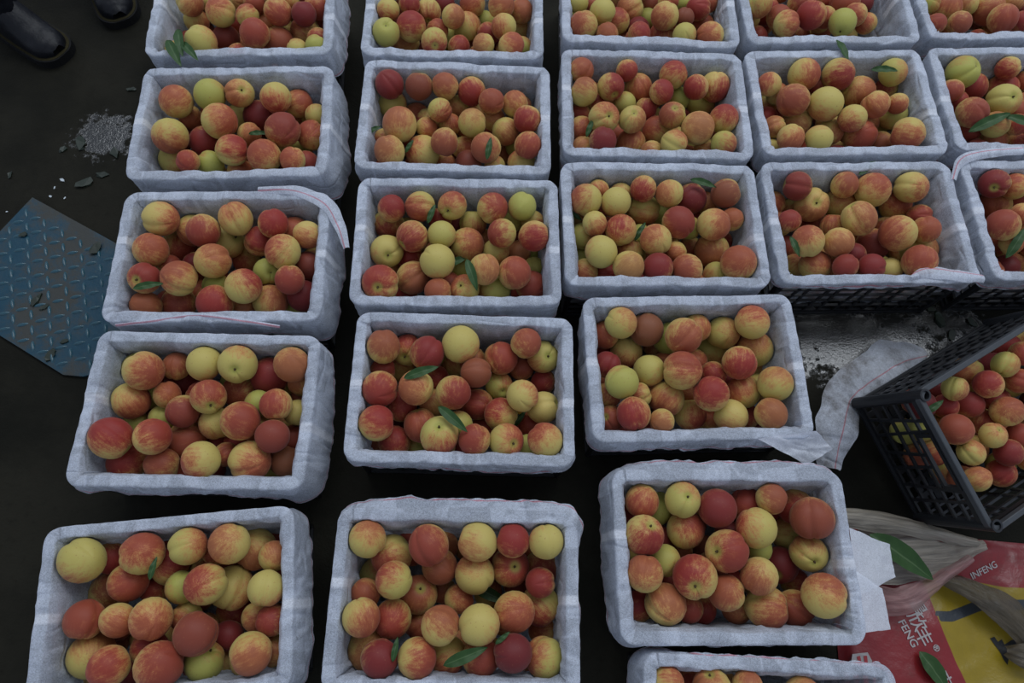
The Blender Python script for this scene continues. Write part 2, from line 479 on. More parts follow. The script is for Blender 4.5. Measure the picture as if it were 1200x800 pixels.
# ------------------------------------------------------------------ liners
# per crate: (hem length, flare) for the sides back, right, front, left
HEM = {k: [(0.07, 0.0), (0.08, 0.0), (0.075, 0.0), (0.08, 0.0)] for k in CRATES}
def hem(k, **kw):
    for s, v in kw.items(): HEM[k]['brfl'.index(s)] = v
hem('A1', r=(0.09, 0.022)); hem('A2', r=(0.11, 0.026)); hem('A3', r=(0.11, 0.020)); hem('A4', r=(0.10, 0.022), f=(0.035, 0.008), l=(0.035, 0.012))
hem('A5', r=(0.09, 0.020)); hem('B5', b=(0.004, 0.026), r=(0.05, 0.006), l=(0.05, 0.008)); hem('B4', f=(0.030, 0.006), r=(0.035, 0.004))
hem('C5', l=(0.10, 0.012), b=(0.008, 0.022), f=(0.03, 0.002)); hem('C4', l=(0.11, 0.002), f=(0.030, 0.013)); hem('C6', l=(0.10, 0.014), b=(0.003, 0.003)); hem('B2', l=(0.05, 0.012))
hem('D3', f=(0.012, 0.002)); hem('E3', f=(0.03, 0.002)); hem('B1', l=(.08, .008))

NSEG = (64 + 9, 44 + 9, 64 + 9, 44 + 9)
def make_liner(k):
    seed = sum(map(ord, k)) * 1.37 + int(k[1]) * 7.1
    P0, N0 = rrect(W / 2, D / 2, 0.03)
    n = len(P0)
    side = np.repeat(np.arange(4), NSEG)
    hl = np.array([HEM[k][s][0] for s in side]); fl = np.array([HEM[k][s][1] for s in side])
    ker = np.ones(17) / 17
    def sm(x):
        for _ in range(2): x = np.convolve(np.r_[x[-16:], x, x[:16]], ker, 'same')[16:-16]
        return x
    hl, fl = sm(hl), sm(fl)
    seglen = np.linalg.norm(np.roll(P0, -1, 0) - P0, axis=1)
    s = np.r_[0, np.cumsum(seglen)[:-1]]
    th = s / s.max() * 2 * math.pi
    px_, py_ = np.cos(th) * 0.27, np.sin(th) * 0.27      # closed coordinate for noise
    def nz(fr, sd): return vnoise(px_ * fr + 50, py_ * fr + 50, seed + sd)
    hl = hl * (1 + 0.22 * nz(9, 1)); 
    band = 0.0195 + 0.003 * (1 + nz(14, 2)) + 0.0015 * nz(40, 3)
    crest = 0.004 * nz(10, 4) + 0.0025 * (1 - 2 * np.abs(nz(34, 5)))
    dc = np.hypot(W / 2 - np.abs(P0[:, 0]), D / 2 - np.abs(P0[:, 1]))
    cw = np.exp(-(dc / 0.06) ** 2)
    rows, rl, vv = [], [], []
    # outer drape from hem up to the crest, over the rim, down inside
    for v in np.linspace(1, 0.08, 10):
        rows.append((-0.001 - fl * v ** 0.8 - 0.0015 * v * (1 + nz(30, 6)), crest - 0.006 - hl * v)); rl.append((hl + fl) * (1 - v) - 0.005); vv.append(v)
    for d, z in ((-0.0025, -0.0035), (-0.0008, -0.0004), (0.003, 0.0004), (0.009, 0.0002), (None, 0.0002), ('c', -0.0003), ('b', -0.003)):
        dd = band * 0.75 if d is None else band if d == 'b' else band * 0.95 if d == 'c' else d
        rows.append((dd + 0 * s, crest + z)); rl.append(hl); vv.append(0.0)
    zin = RZ - 0.016
    for w in np.linspace(0.04, 1.0, 18):
        dd = band + 0.004 + (0.042 - 0.026) * w + 0.003 * np.sin(3.14 * w) * nz(12, 8)
        rows.append((dd, crest * (1 - w) - 0.004 - (zin - 0.006) * w)); rl.append(0 * s + 0.5); vv.append(-w)
    FC = np.array([p['l'] for p in FRUIT[k]]); FR = np.array([p['R'] * 1.05 for p in FRUIT[k]])
    def nest(d):
        ex = np.maximum(d - 0.028, 0)
        return (P0 - N0 * np.minimum(d, 0.028)[:, None]) * (1 - np.c_[ex / (W / 2), ex / (D / 2)])
    V, RL, SE, CL = [], [], [], []
    run = 0.0
    for i, (d, z) in enumerate(rows):
        v = vv[i]
        amp = 0.0022 + 0.006 * max(v, 0) + 0.0075 * min(1, max(-v, 0) * 4)
        q = creases(px_ * 1.0 + i * 0.006, py_ + i * 0.011, seed, 15.0)
        amp = amp * (1 + 1.3 * cw * (v < 0))
        fine = vnoise(px_ * 70 + i * .35, py_ * 70 - i * .2, seed + 20)
        d = d + amp * q * 0.7 + amp * 0.35 * fine
        z = z + 0.0032 * q * (1 if v == 0 else 0.5) + 0.0012 * fine * (v == 0)
        # the cloth stays outside, over or inside the plastic wall, and gives way to the fruit
        if v > 0: d = np.clip(d, -(0.0055 + fl), 0.0010)
        elif v == 0: z = np.maximum(z, -0.0080); d = np.minimum(np.maximum(d, -0.004), 0.025)
        if v < 0 or i >= 15:
            dmin = np.where(z > -0.026, 0.0178, np.maximum(0.0178, 0.0290 - 0.055 * (RZ + z)))
            dmin = np.where(np.abs(N0[:, 0] * N0[:, 1]) > 1e-4, np.maximum(dmin, 0.0245), dmin)     # round the corner posts
            d = np.maximum(d, dmin)
            for _ in range(22):
                q3 = np.c_[nest(d), RZ + z]
                hit = (np.linalg.norm(q3[:, None] - FC[None], axis=2) < FR[None]).any(1) & (d > dmin + 1e-6)
                if not hit.any(): break
                d = np.where(hit, np.maximum(d - 0.0015, dmin), d)
        # nested rounded rectangles
        Pd = nest(d)
        V.append(np.c_[Pd, RZ + z]); RL.append(np.asarray(rl[i]) + 0 * s)
        sd = np.zeros(n)
        for s0 in (1, 3):
            c0 = sum(NSEG[:s0]) + 24 + int(4 * math.sin(seed + s0))
            sd[c0:c0 + 3] = 1
        SE.append(sd if v > -0.35 else sd * 0)
        if i: run += float(np.mean(np.hypot(rows[i][0] - rows[i - 1][0], rows[i][1] - rows[i - 1][1])))
        CL.append(np.c_[s + seed * 3.1, np.full(n, run), np.zeros(n)])
    V = np.array(V); R_ = len(rows)
    verts = V.reshape(-1, 3)
    idx = np.arange(R_ * n).reshape(R_, n)
    nx = np.roll(idx, -1, 1)
    faces = np.stack([idx[:-1], nx[:-1], nx[1:], idx[1:]], -1).reshape(-1, 4).tolist()
    faces.append(idx[-1].tolist()[::-1])
    o = mesh_obj('crate_liner', verts, faces, M_liner, None, True, {'rl': ('FLOAT', np.array(RL)), 'seam': ('FLOAT', np.array(SE)), 'cl': ('FLOAT_VECTOR', np.array(CL))})
    o.matrix_world = MATS[k]
    tag(o, f'white fabric liner with red hem, {crate_phrase(k)}', 'liner', 'crate liners')
    return o
def set_child(o, parent):
    o.parent = parent
    o.matrix_parent_inverse = parent.matrix_world.inverted()

def ribbon(name, pts, width, mat, parent=None, line=None, amp=0.003, arch=0.006, seed=1.0, nw=9):
    """strip of cloth along floor-space points (px, py, z), widths in metres (scalar or per point)"""
    P = np.array([at(*p) for p in pts]); Wd = np.full(len(P), width) if np.isscalar(width) else np.array(width)
    t = np.linspace(0, len(P) - 1, (len(P) - 1) * 12 + 1)
    def spl(A):
        out = []
        for q in t:
            i = min(int(q), len(A) - 2); u = q - i
            p0, p1, p2, p3 = A[max(i - 1, 0)], A[i], A[i + 1], A[min(i + 2, len(A) - 1)]
            out.append(0.5 * ((2 * p1) + (p2 - p0) * u + (2 * p0 - 5 * p1 + 4 * p2 - p3) * u * u + (3 * p1 - p0 - 3 * p2 + p3) * u ** 3))
        return np.array(out)
    C_, w_ = spl(P), spl(Wd)
    T = np.gradient(C_, axis=0); T /= np.linalg.norm(T, axis=1)[:, None]
    S = np.cross(T, (0, 0, 1)); S /= np.linalg.norm(S, axis=1)[:, None] + 1e-9
    vs_, rls = [], []
    L = np.r_[0, np.cumsum(np.linalg.norm(np.diff(C_, axis=0), axis=1))]
    for j in range(nw):
        e = j / (nw - 1) * 2 - 1
        c = creases(L + seed, np.full_like(L, e * 0.05) + seed, seed, 22.0)
        q = C_ + S * (e * w_ / 2 * (1 + 0.12 * vnoise(L * 30, 0 * L + e, seed)))[:, None]
        q[:, 2] += -arch * e * e + amp * c
        vs_.append(q); rls.append(np.full(len(L), 0.5) if line is None else (e * w_ / 2 - line))
    n_ = len(L); V = np.array(vs_).reshape(-1, 3)
    idx = np.arange(nw * n_).reshape(nw, n_)
    f = np.stack([idx[:-1, :-1], idx[:-1, 1:], idx[1:, 1:], idx[1:, :-1]], -1).reshape(-1, 4)
    o = mesh_obj(name, V, f, mat, None, True, {'rl': ('FLOAT', np.array(rls)), 'seam': ('FLOAT', np.full(len(V), 0.3)), 'cl': ('FLOAT_VECTOR', np.array([np.c_[L, np.full(n_, 0.0) + (j / (nw - 1) - .5) * w_, np.zeros(n_)] for j in range(nw)]) + seed)})
    if parent is not None: set_child(o, parent)
    return o

# ------------------------------------------------------------------ peaches
def peach_template(nph, nth):
    ph = np.linspace(0, 2 * math.pi, nph, endpoint=False); ph = ph - 0.62 * np.sin(ph)
    t = np.linspace(0, 1, nth + 1)[1:-1]
    th = math.pi * (t ** 1.25)
    TH, PH = np.meshgrid(th, ph, indexing='ij')
    TH, PH = TH.ravel(), PH.ravel()
    TH = np.r_[0.0, TH, math.pi]; PH = np.r_[0.0, PH, 0.0]
    pw = np.where(PH > math.pi, PH - 2 * math.pi, PH)
    r = 1 - 0.20 * np.exp(-(TH / 0.30) ** 2) + 0.035 * np.exp(-((math.pi - TH) / 0.22) ** 2)
    gro = np.exp(-(pw / 0.17) ** 2) * np.sin(TH) ** 0.8
    r -= gro * (0.055 + 0.06 * np.exp(-TH / 0.9))
    r += 0.022 * np.exp(-((np.abs(pw) - 0.5) / 0.25) ** 2) * np.sin(TH)
    dirs = np.c_[np.sin(TH) * np.cos(PH), np.sin(TH) * np.sin(PH), np.cos(TH)]
    V = dirs * r[:, None]
    faces = []
    idx = np.arange(1, 1 + (nth - 1) * nph).reshape(nth - 1, nph); nx = np.roll(idx, -1, 1)
    for i in range(nph): faces.append((0, idx[0, i], nx[0, i]))
    faces += np.stack([idx[:-1], idx[1:], nx[1:], nx[:-1]], -1).reshape(-1, 4).tolist()
    last = len(V) - 1
    for i in range(nph): faces.append((last, nx[-1, i], idx[-1, i]))
    scar = np.exp(-(TH / 0.33) ** 2)
    streak = np.c_[np.sin(TH) ** .4 * np.cos(PH) * 3.2, np.sin(TH) ** .4 * np.sin(PH) * 3.2, np.cos(TH) * 0.55]
    return V, dirs, faces, scar, streak
TPL_HI = peach_template(30, 18)
TPL_LO = peach_template(16, 10)

# extent, strength, green, dark, angle of the blush from the line of sight
LOOK = {'Y': (-0.62, 0.85, 0.32, 0.0, 92), 'G': (-0.70, 0.70, 0.90, 0.05, 100), 'P': (0.02, 0.95, 0.35, 0.12, 72),
        'O': (0.05, 0.84, 0.20, 0.04, 52), 'R': (0.34, 0.97, 0.15, 0.20, 36), 'M': (0.85, 1.0, 0.1, 0.62, 25)}
def basis(z, spin):
    z = z / np.linalg.norm(z)
    x = np.cross(z, (0.3, 0.9, 0.31)); x /= np.linalg.norm(x)
    y = np.cross(z, x)
    x2 = x * math.cos(spin) + y * math.sin(spin)
    return np.stack([x2, np.cross(z, x2), z], 1)           # columns

def peach_data(pos, R, codes, flags, hi=True):
    V, dirs, faces, scar, streak = TPL_HI if hi else TPL_LO
    view = CAM - pos; view /= np.linalg.norm(view)
    tang = np.cross(view, rng.normal(size=3)); tang /= np.linalg.norm(tang)
    if 's' in flags:
        a = math.radians(rng.uniform(15, 48)); z = view * math.cos(a) + tang * math.sin(a); B = basis(z, rng.uniform(0, 6.28))
    elif 'c' in flags:
        z = tang + view * rng.uniform(-.2, .45); z /= np.linalg.norm(z)
        x = view - z * (view @ z) + np.cross(z, view) * rng.uniform(-.4, .4); x -= z * (x @ z); x /= np.linalg.norm(x)
        B = np.stack([x, np.cross(z, x), z], 1)
    else:
        a = math.radians(rng.uniform(85, 165)); z = view * math.cos(a) + tang * math.sin(a); B = basis(z, rng.uniform(0, 6.28))
    prm = np.mean([LOOK[c] for c in codes], 0)
    ext, stren, green, dark, ang = prm
    ext += rng.normal() * .13; green = np.clip(green + rng.normal() * .12, 0, 1); dark = np.clip(dark + rng.normal() * .06, 0, 1)
    stren = np.clip(stren + rng.normal() * .06, 0, 1)
    t2 = np.cross(view, rng.normal(size=3)); t2 /= np.linalg.norm(t2)
    a = math.radians(ang + rng.normal() * 12)
    b = view * math.cos(a) + t2 * math.sin(a)
    sc = np.array([1, rng.uniform(.95, 1.02), rng.uniform(.96, 1.03)]) * R
    loc = (V * sc) @ B.T
    bl = (dirs @ B.T) @ b
    off = rng.uniform(-40, 40, 3)
    at_ = dict(blush=bl, pc=np.tile((ext, stren, green, dark), (len(V), 1)), pl=dirs + off, streak=streak + off, scar=scar)
    return loc, faces, at_, B
ATYPE = dict(blush='FLOAT', pc='FLOAT_COLOR', pl='FLOAT_VECTOR', streak='FLOAT_VECTOR', scar='FLOAT')

# pixel notes per crate: frame offset x, y, zoom; then x y radius look
NOTES = {
'A1': (160, 0, 4.615, "290 15 72 O;455 65 80 OY;325 110 68 P;350 225 85 Y;485 205 72 M;600 85 62 P;640 180 80 R;765 65 75 R;905 75 68 M;770 225 80 R;915 175 82 Os;1010 40 70 R;990 270 45 G;870 290 58 Y;690 305 50 Rl;555 300 62 Rl;590 255 50 Rl;1030 210 40 Ol;195 285 40 Ol;640 20 50 Rl;820 5 60 O;560 0 45 O;800 160 40 Yl;385 0 40 Yl;1040 140 45 Rl"),
'A2': (0, 0, 2.857, "590 340 55 O;703 318 52 G;803 312 48 Os;928 328 50 O;1010 340 45 O;1065 318 45 P;570 455 58 P;735 405 58 O;868 390 52 M;805 380 48 Y;948 435 58 PM;1045 445 48 O;685 472 50 RM;778 503 52 P;885 522 55 OR;550 535 50 PG;630 540 38 R;705 550 45 G;980 535 42 O;1025 548 42 R;640 395 40 Ol;805 575 42 Ol;835 450 38 Ol;1075 385 25 Yl;890 570 40 Ol;990 390 35 Rl;655 440 30 Rl;1010 490 35 Gl"),
'A3': (0, 220, 2.857, "543 85 58 O;683 145 56 R;655 100 52 O;790 100 56 YO;915 120 48 R;993 98 52 R;763 183 56 Ys;600 200 62 P;505 208 56 O;712 245 58 O;948 213 58 P;870 178 50 R;1040 158 45 O;1045 260 45 M;483 303 52 Rs;600 303 60 OP;815 330 58 P;970 308 48 R;895 280 44 Gs;1015 362 52 M;905 382 56 O;490 395 50 R;598 387 56 R;720 390 60 R;1070 100 30 Rl;825 243 45 Ol;723 328 42 Gl;815 400 40 Ol;985 410 30 Gl;660 345 35 Ol;565 265 35 Rl;850 412 25 Rl"),
'A4': (60, 375, 3.529, "383 213 80 RO;778 143 76 Ys;1002 137 72 R;905 222 76 RM;640 155 70 Y;525 150 58 R;345 140 66 PG;545 248 75 M;335 335 75 O;650 317 70 Ps;790 292 72 PO;1035 260 52 O;930 350 65 RO;783 417 78 R;680 425 66 Y;545 378 68 RM;1015 383 52 Y;240 488 88 Rc;420 483 75 RO;563 495 78 R;915 480 68 RM;823 583 82 OP;967 583 62 M;617 590 78 YP;458 600 68 R;312 593 80 R;725 555 45 Rc;425 320 38 Gsl;480 310 45 Ol;895 135 45 Gl;760 230 48 Gl;365 415 52 Gl;1000 490 35 Rl;770 505 50 Rl;900 615 40 Gl;690 515 40 Rl;285 405 30 Rl;460 405 35 Gl;855 345 35 Gl;975 265 30 Gl;470 140 35 Rl"),
'A5': (0, 520, 2.857, "243 383 78 Y;480 338 72 OR;632 313 62 YO;770 293 66 O;860 352 68 O;378 333 55 R;430 462 66 R;570 408 62 PR;690 470 70 P;775 485 72 Y;895 485 62 Yc;265 490 72 PM;505 585 72 O;655 635 72 RM;395 590 60 Oc;285 590 68 R;840 700 72 OP;245 713 85 OP;530 770 82 R;365 745 70 RO;690 720 65 Gs;910 590 52 R;610 480 55 G;785 565 58 Rl;500 685 62 Rl;930 280 42 Rl;520 485 45 Rl;650 375 40 Rl;725 355 48 Rl;782 385 40 Rl;930 690 45 Ol;375 420 40 Rl;350 500 35 Gl;625 580 45 Ol;860 580 35 Ol;935 370 40 Ol;265 790 50 Rl;560 275 30 Rl;760 640 40 Ml"),
'B1': (400, 0, 3.81, "210 45 50 P;305 20 48 R;200 145 60 Gs;312 118 65 R;390 55 58 Ps;290 190 58 O;415 185 58 Ps;500 75 52 O;563 120 62 YP;585 20 58 O;715 25 58 RO;808 50 52 O;725 120 56 OP;828 125 60 Y;635 200 48 O;760 205 58 O;430 135 45 Pl;640 95 38 Gl;655 150 38 Rl;525 210 45 Rl;460 20 45 Ml;830 215 30 Gl;475 170 35 Gl;700 175 35 Ml;410 0 40 Rl"),
'B2': (400, 0, 3.81, "218 350 64 RM;347 385 60 RM;465 385 58 R;582 385 62 R;200 447 60 Y;260 555 74 O;330 482 58 O;440 492 52 P;670 452 56 RO;775 465 58 O;848 535 60 PR;583 548 60 YO;738 590 60 O;460 635 60 R;645 660 64 OR;840 650 58 R;215 675 68 OR;365 680 74 YP;380 570 46 O;485 555 48 O;567 730 56 M;685 740 45 YO;805 730 60 Y;465 730 38 O;800 410 52 Rl;683 535 42 Ol;545 660 40 Ol;170 625 42 Ol;765 660 35 Gl;520 475 38 Ol;275 445 28 Ol;595 470 30 Ol;730 710 30 Ol;550 500 30 Rl;835 430 30 Ol;880 490 30 Rl"),
'B3': (390, 190, 4.138, "285 225 64 R;425 215 72 Pc;580 210 68 Ps;775 222 72 RP;918 215 66 G;265 300 72 P;385 360 74 Rc;528 355 65 YG;650 398 78 O;680 298 62 P;820 345 68 P;980 358 70 PR;262 432 76 Ys;508 483 80 Y;735 520 72 O;790 435 60 Y;880 537 76 RO;390 560 80 Rc;210 597 85 RPs;638 615 70 Ps;510 630 62 R;785 620 72 GO;1000 600 70 R;995 510 48 G;905 440 58 Rl;380 465 55 Rl;345 640 62 Rl;270 530 50 Ol;970 290 55 Pl;520 280 55 Rl;870 285 40 Gl;900 365 30 Rl;1000 450 40 Gl;920 640 40 Rl;360 290 30 Gl;735 380 30 Ol;615 510 40 Gl"),
'B4': (380, 340, 3.6375, "583 200 74 Y;230 240 70 PR;360 200 64 Ps;440 268 70 RM;860 220 62 RO;755 290 68 R;953 285 64 PGs;235 420 72 R;390 415 72 O;318 320 65 O;550 435 70 PR;645 350 62 RM;845 450 65 Y;745 405 56 PGs;753 528 68 OP;655 487 65 ROc;955 500 66 Yc;210 565 74 PR;490 642 80 Pcs;410 575 70 Rc;640 655 66 R;775 655 70 Ps;957 660 72 OP;300 645 65 R;743 195 52 Rl;470 205 52 Gl;555 305 58 Ol;880 580 60 Rl;330 495 62 Rl;465 480 58 Ol;840 330 50 Rl;945 390 50 Rl;670 220 50 Rl;475 375 42 Rl;680 590 52 Rl;220 665 40 Rl;390 665 40 Gl;575 570 42 Gl;870 675 35 Gl;225 340 35 Rl;950 200 40 Gl;310 560 40 Ml;680 290 35 Ol"),
'B5': (360, 520, 2.857, "203 303 60 YO;570 303 62 YO;688 297 55 R;800 308 56 Yc;408 340 66 R;282 373 66 OP;565 430 64 PY;683 415 62 Rs;812 415 58 R;175 432 64 PR;450 410 58 R;290 455 60 YP;375 503 62 RPs;183 580 62 PRc;282 590 64 RO;445 613 64 RO;575 605 68 Y;692 563 68 RO;810 540 64 P;140 725 75 O;357 710 65 PR;250 720 62 M;690 700 64 M;815 720 66 OP;580 735 62 R;470 720 62 O;350 285 55 Rl;470 285 50 Ol;510 515 48 Ol;375 600 50 Rl;820 620 45 Ol;195 500 45 Rl;520 350 40 Ol;735 370 45 Rl;625 360 45 Rl;450 490 35 Rl;200 655 40 Gl;745 750 35 Rl;275 270 30 Rl;720 460 45 Ml;500 660 30 Ol;780 470 35 Rl"),
'C1': (640, 0, 5.0, "165 15 58 Y;200 150 82 OR;330 70 75 YG;410 125 78 RP;490 55 80 Oc;545 195 65 R;360 235 65 O;515 235 58 R;695 95 80 OP;675 210 75 PR;810 205 68 GY;810 105 50 M;890 50 72 R;960 215 80 O;920 145 65 Rc;715 10 60 O;980 20 45 R;590 110 50 Gl;300 190 55 Rl;260 30 55 Rl;600 20 50 Rl;140 85 35 Gl;440 235 30 Ol;800 20 35 Gl;870 180 30 Rl"),
'C2': (640, 0, 3.81, "155 295 55 OR;157 410 62 P;288 388 60 PRs;360 312 48 R;412 387 62 O;567 335 60 P;515 410 54 R;670 390 54 R;790 388 65 PRc;690 457 62 PGs;795 530 62 RO;258 525 66 YPs;385 533 60 OPs;563 515 58 MGs;495 585 64 OP;677 572 72 O;148 575 55 R;253 640 60 M;378 640 64 O;573 660 60 Yc;715 680 60 O;793 640 55 GR;235 470 45 R;465 335 32 Ol;595 440 36 Gl;445 488 42 Rl;350 460 45 Gl;580 615 35 Ol;165 660 30 Ol;310 600 40 Rl;130 510 35 Rl;470 680 30 Rl;650 640 30 Gl"),
'C3': (650, 170, 4.138, "145 265 74 RP;430 212 62 R;295 275 70 Y;430 315 76 OYc;555 235 65 O;660 262 72 M;830 235 68 RM;600 375 78 MP;770 385 78 PO;210 205 46 O;860 360 54 O;195 380 58 YO;320 412 72 RP;130 440 62 PG;225 518 76 Y;490 460 74 O;760 510 80 RO;365 530 70 PG;905 570 82 RO;360 600 72 O;500 600 72 RM;640 612 72 R;140 615 62 O;585 520 52 O;780 625 58 GO;315 195 50 Rl;740 280 45 Ol;510 335 45 Gl;545 490 45 Ol;660 505 55 Rl;245 625 50 Rl;110 545 38 Gl;410 440 40 Gl;650 400 40 Gl;840 470 30 Rl;290 560 35 Rl;700 600 40 Rl;690 350 35 Rl"),
'C4': (660, 320, 3.6375, "510 268 74 RO;795 170 70 YR;250 183 64 GO;360 243 68 M;670 210 66 GO;160 265 58 PR;425 180 65 G;545 180 56 GO;265 330 66 YO;620 328 72 PG;890 322 74 O;750 382 70 R;505 415 78 OPc;368 415 64 YG;250 465 68 YG;903 472 72 OG;440 535 74 Oc;632 515 72 R;768 505 70 O;300 600 70 Rc;540 600 66 OP;713 605 70 YO;885 598 66 RO;750 283 58 R;420 630 42 O;850 235 52 Ol;640 430 55 Rl;175 390 55 RMl;400 320 55 Ol;180 520 50 Ol;190 620 55 Rsl;780 610 45 Rl;320 520 45 Rl;160 180 45 Rl;850 400 45 Ol;620 630 40 Ol;540 505 35 Ol;260 255 40 Rl;330 170 30 Rl"),
'C5': (660, 520, 2.857, "870 250 74 RMc;550 358 76 RPs;440 445 74 RPs;885 507 74 PO;270 303 64 PRcs;645 280 66 YP;262 160 56 OR;398 160 58 GOs;515 215 62 RM;612 160 58 R;765 160 58 RO;410 285 63 OP;755 288 56 PGc;840 365 62 GRs;655 443 62 OR;730 408 60 Ms;255 433 60 OR;343 535 68 OR;545 497 60 OR;685 567 70 RO;310 215 55 Gs;690 190 50 R;775 550 62 R;340 390 52 Gl;505 135 50 Ol;235 545 50 Rl;580 550 50 Ol;420 550 40 Rl;465 555 38 Rl;215 230 40 Rl;760 225 40 Ol;330 130 35 Rl;680 130 35 Rl;650 350 40 Gl;790 475 40 Rl;850 570 30 Ol;620 230 30 Ml"),
'C6': (690, 740, 3.333, "190 185 62 YO;300 180 60 RM;480 190 75 OPs;620 200 60 O;380 170 50 Rl;215 135 42 Ol"),
'D1': (850, 0, 3.4286, "85 15 55 GO;95 75 45 PRs;155 50 58 R;245 95 52 O;345 60 60 R;305 15 55 R;400 70 45 R;470 90 55 Gs;520 60 48 OR;480 15 60 R;215 70 50 Rl;565 95 35 Ol;400 0 40 Rl;145 110 30 Rl;550 15 35 Ml"),
'D2': (860, 0, 3.529, "145 350 50 YR;290 305 65 OP;245 415 66 R;430 310 66 RP;380 430 76 YP;515 382 68 O;655 290 58 OG;625 355 48 R;585 433 58 O;675 430 38 R;260 510 58 O;490 490 58 O;745 475 60 GY;620 510 62 PY;520 560 68 RO;718 553 68 OR;235 570 56 O;350 575 55 Y;400 545 52 OG;180 390 45 Ol;165 525 40 Ol;130 440 28 Ol;350 360 35 Rl;605 590 25 Rl;385 510 38 Ol;540 315 30 Ol;180 480 30 Rl"),
'D3': (880, 160, 3.75, "200 200 62 RMc;405 185 58 RO;265 300 75 Os;385 280 66 YR;535 235 75 PO;700 210 72 YP;635 305 68 OR;470 360 75 YRc;250 460 70 YR;385 465 64 O;645 425 85 OR;535 475 72 RM;765 415 60 RO;170 370 48 R;280 565 66 O;415 570 55 RM;530 575 58 RM;845 495 80 YP;740 550 75 RO;655 525 60 O;295 195 40 R;300 385 42 Rl;610 585 35 Yl;165 300 38 Ol;190 565 25 Ol;360 390 35 Ol;740 350 40 Rl;480 430 35 Rl;450 520 35 Ml"),
'E1': (850, 0, 3.4286, "775 15 42 G;785 65 38 R;885 35 62 OR;845 95 42 R;940 92 48 R;970 20 45 O;1055 40 75 RP;1115 75 60 R;1190 85 40 R;1160 10 35 O;830 10 40 R;1195 50 35 Ml;1010 80 30 Ml"),
'E2': (860, 0, 3.529, "930 255 72 Gc;1120 250 50 R;1085 310 66 OR;980 360 66 R;1115 415 70 GYs;985 465 66 R;880 375 48 R;1190 290 40 O;1080 515 58 RGs;1170 515 45 R;1025 255 38 Gl;835 275 28 Rl;1160 460 30 Rl;1150 345 35 Ol;975 540 25 Rl;1195 430 35 Ol;920 420 35 Rl"),
'E3': (880, 160, 3.75, "1040 118 65 RMs;1140 165 60 OPs;1065 285 70 RO;1150 262 62 R;1105 390 72 R;1145 470 50 OP;1190 340 40 O;1020 210 38 Gl;1195 420 35 Ol;1070 200 30 Ml;1080 455 30 Rl;1200 240 35 Rl"),
'K': (1040, 380, 5.0, "590 350 85 RO;700 510 95 OR;400 615 95 R;618 650 78 YPs;690 235 80 GOc;395 375 68 PGc;770 330 65 R;490 750 80 GOc;710 750 85 RM;340 480 70 R;665 870 85 R;525 905 65 O;770 650 60 R;790 170 40 R;480 470 70 RMl;545 560 50 Rl;440 910 40 Rl;760 1000 40 Gl;250 760 50 Ol;330 860 60 Pl;130 960 50 Ol;60 840 50 Rl;150 830 45 Yl;180 620 50 Gl;60 640 50 Gl;40 740 50 Rl;60 980 45 Rl;30 560 50 Yl;130 560 45 Ol;215 970 45 Ol"),
}
def inset(zl, k):                                      # inner face of liner or wall at local height
    return max(0.0185, 0.0300 - 0.055 * zl) if k != 'K' else max(0.0175, 0.0275 - 0.055 * zl)

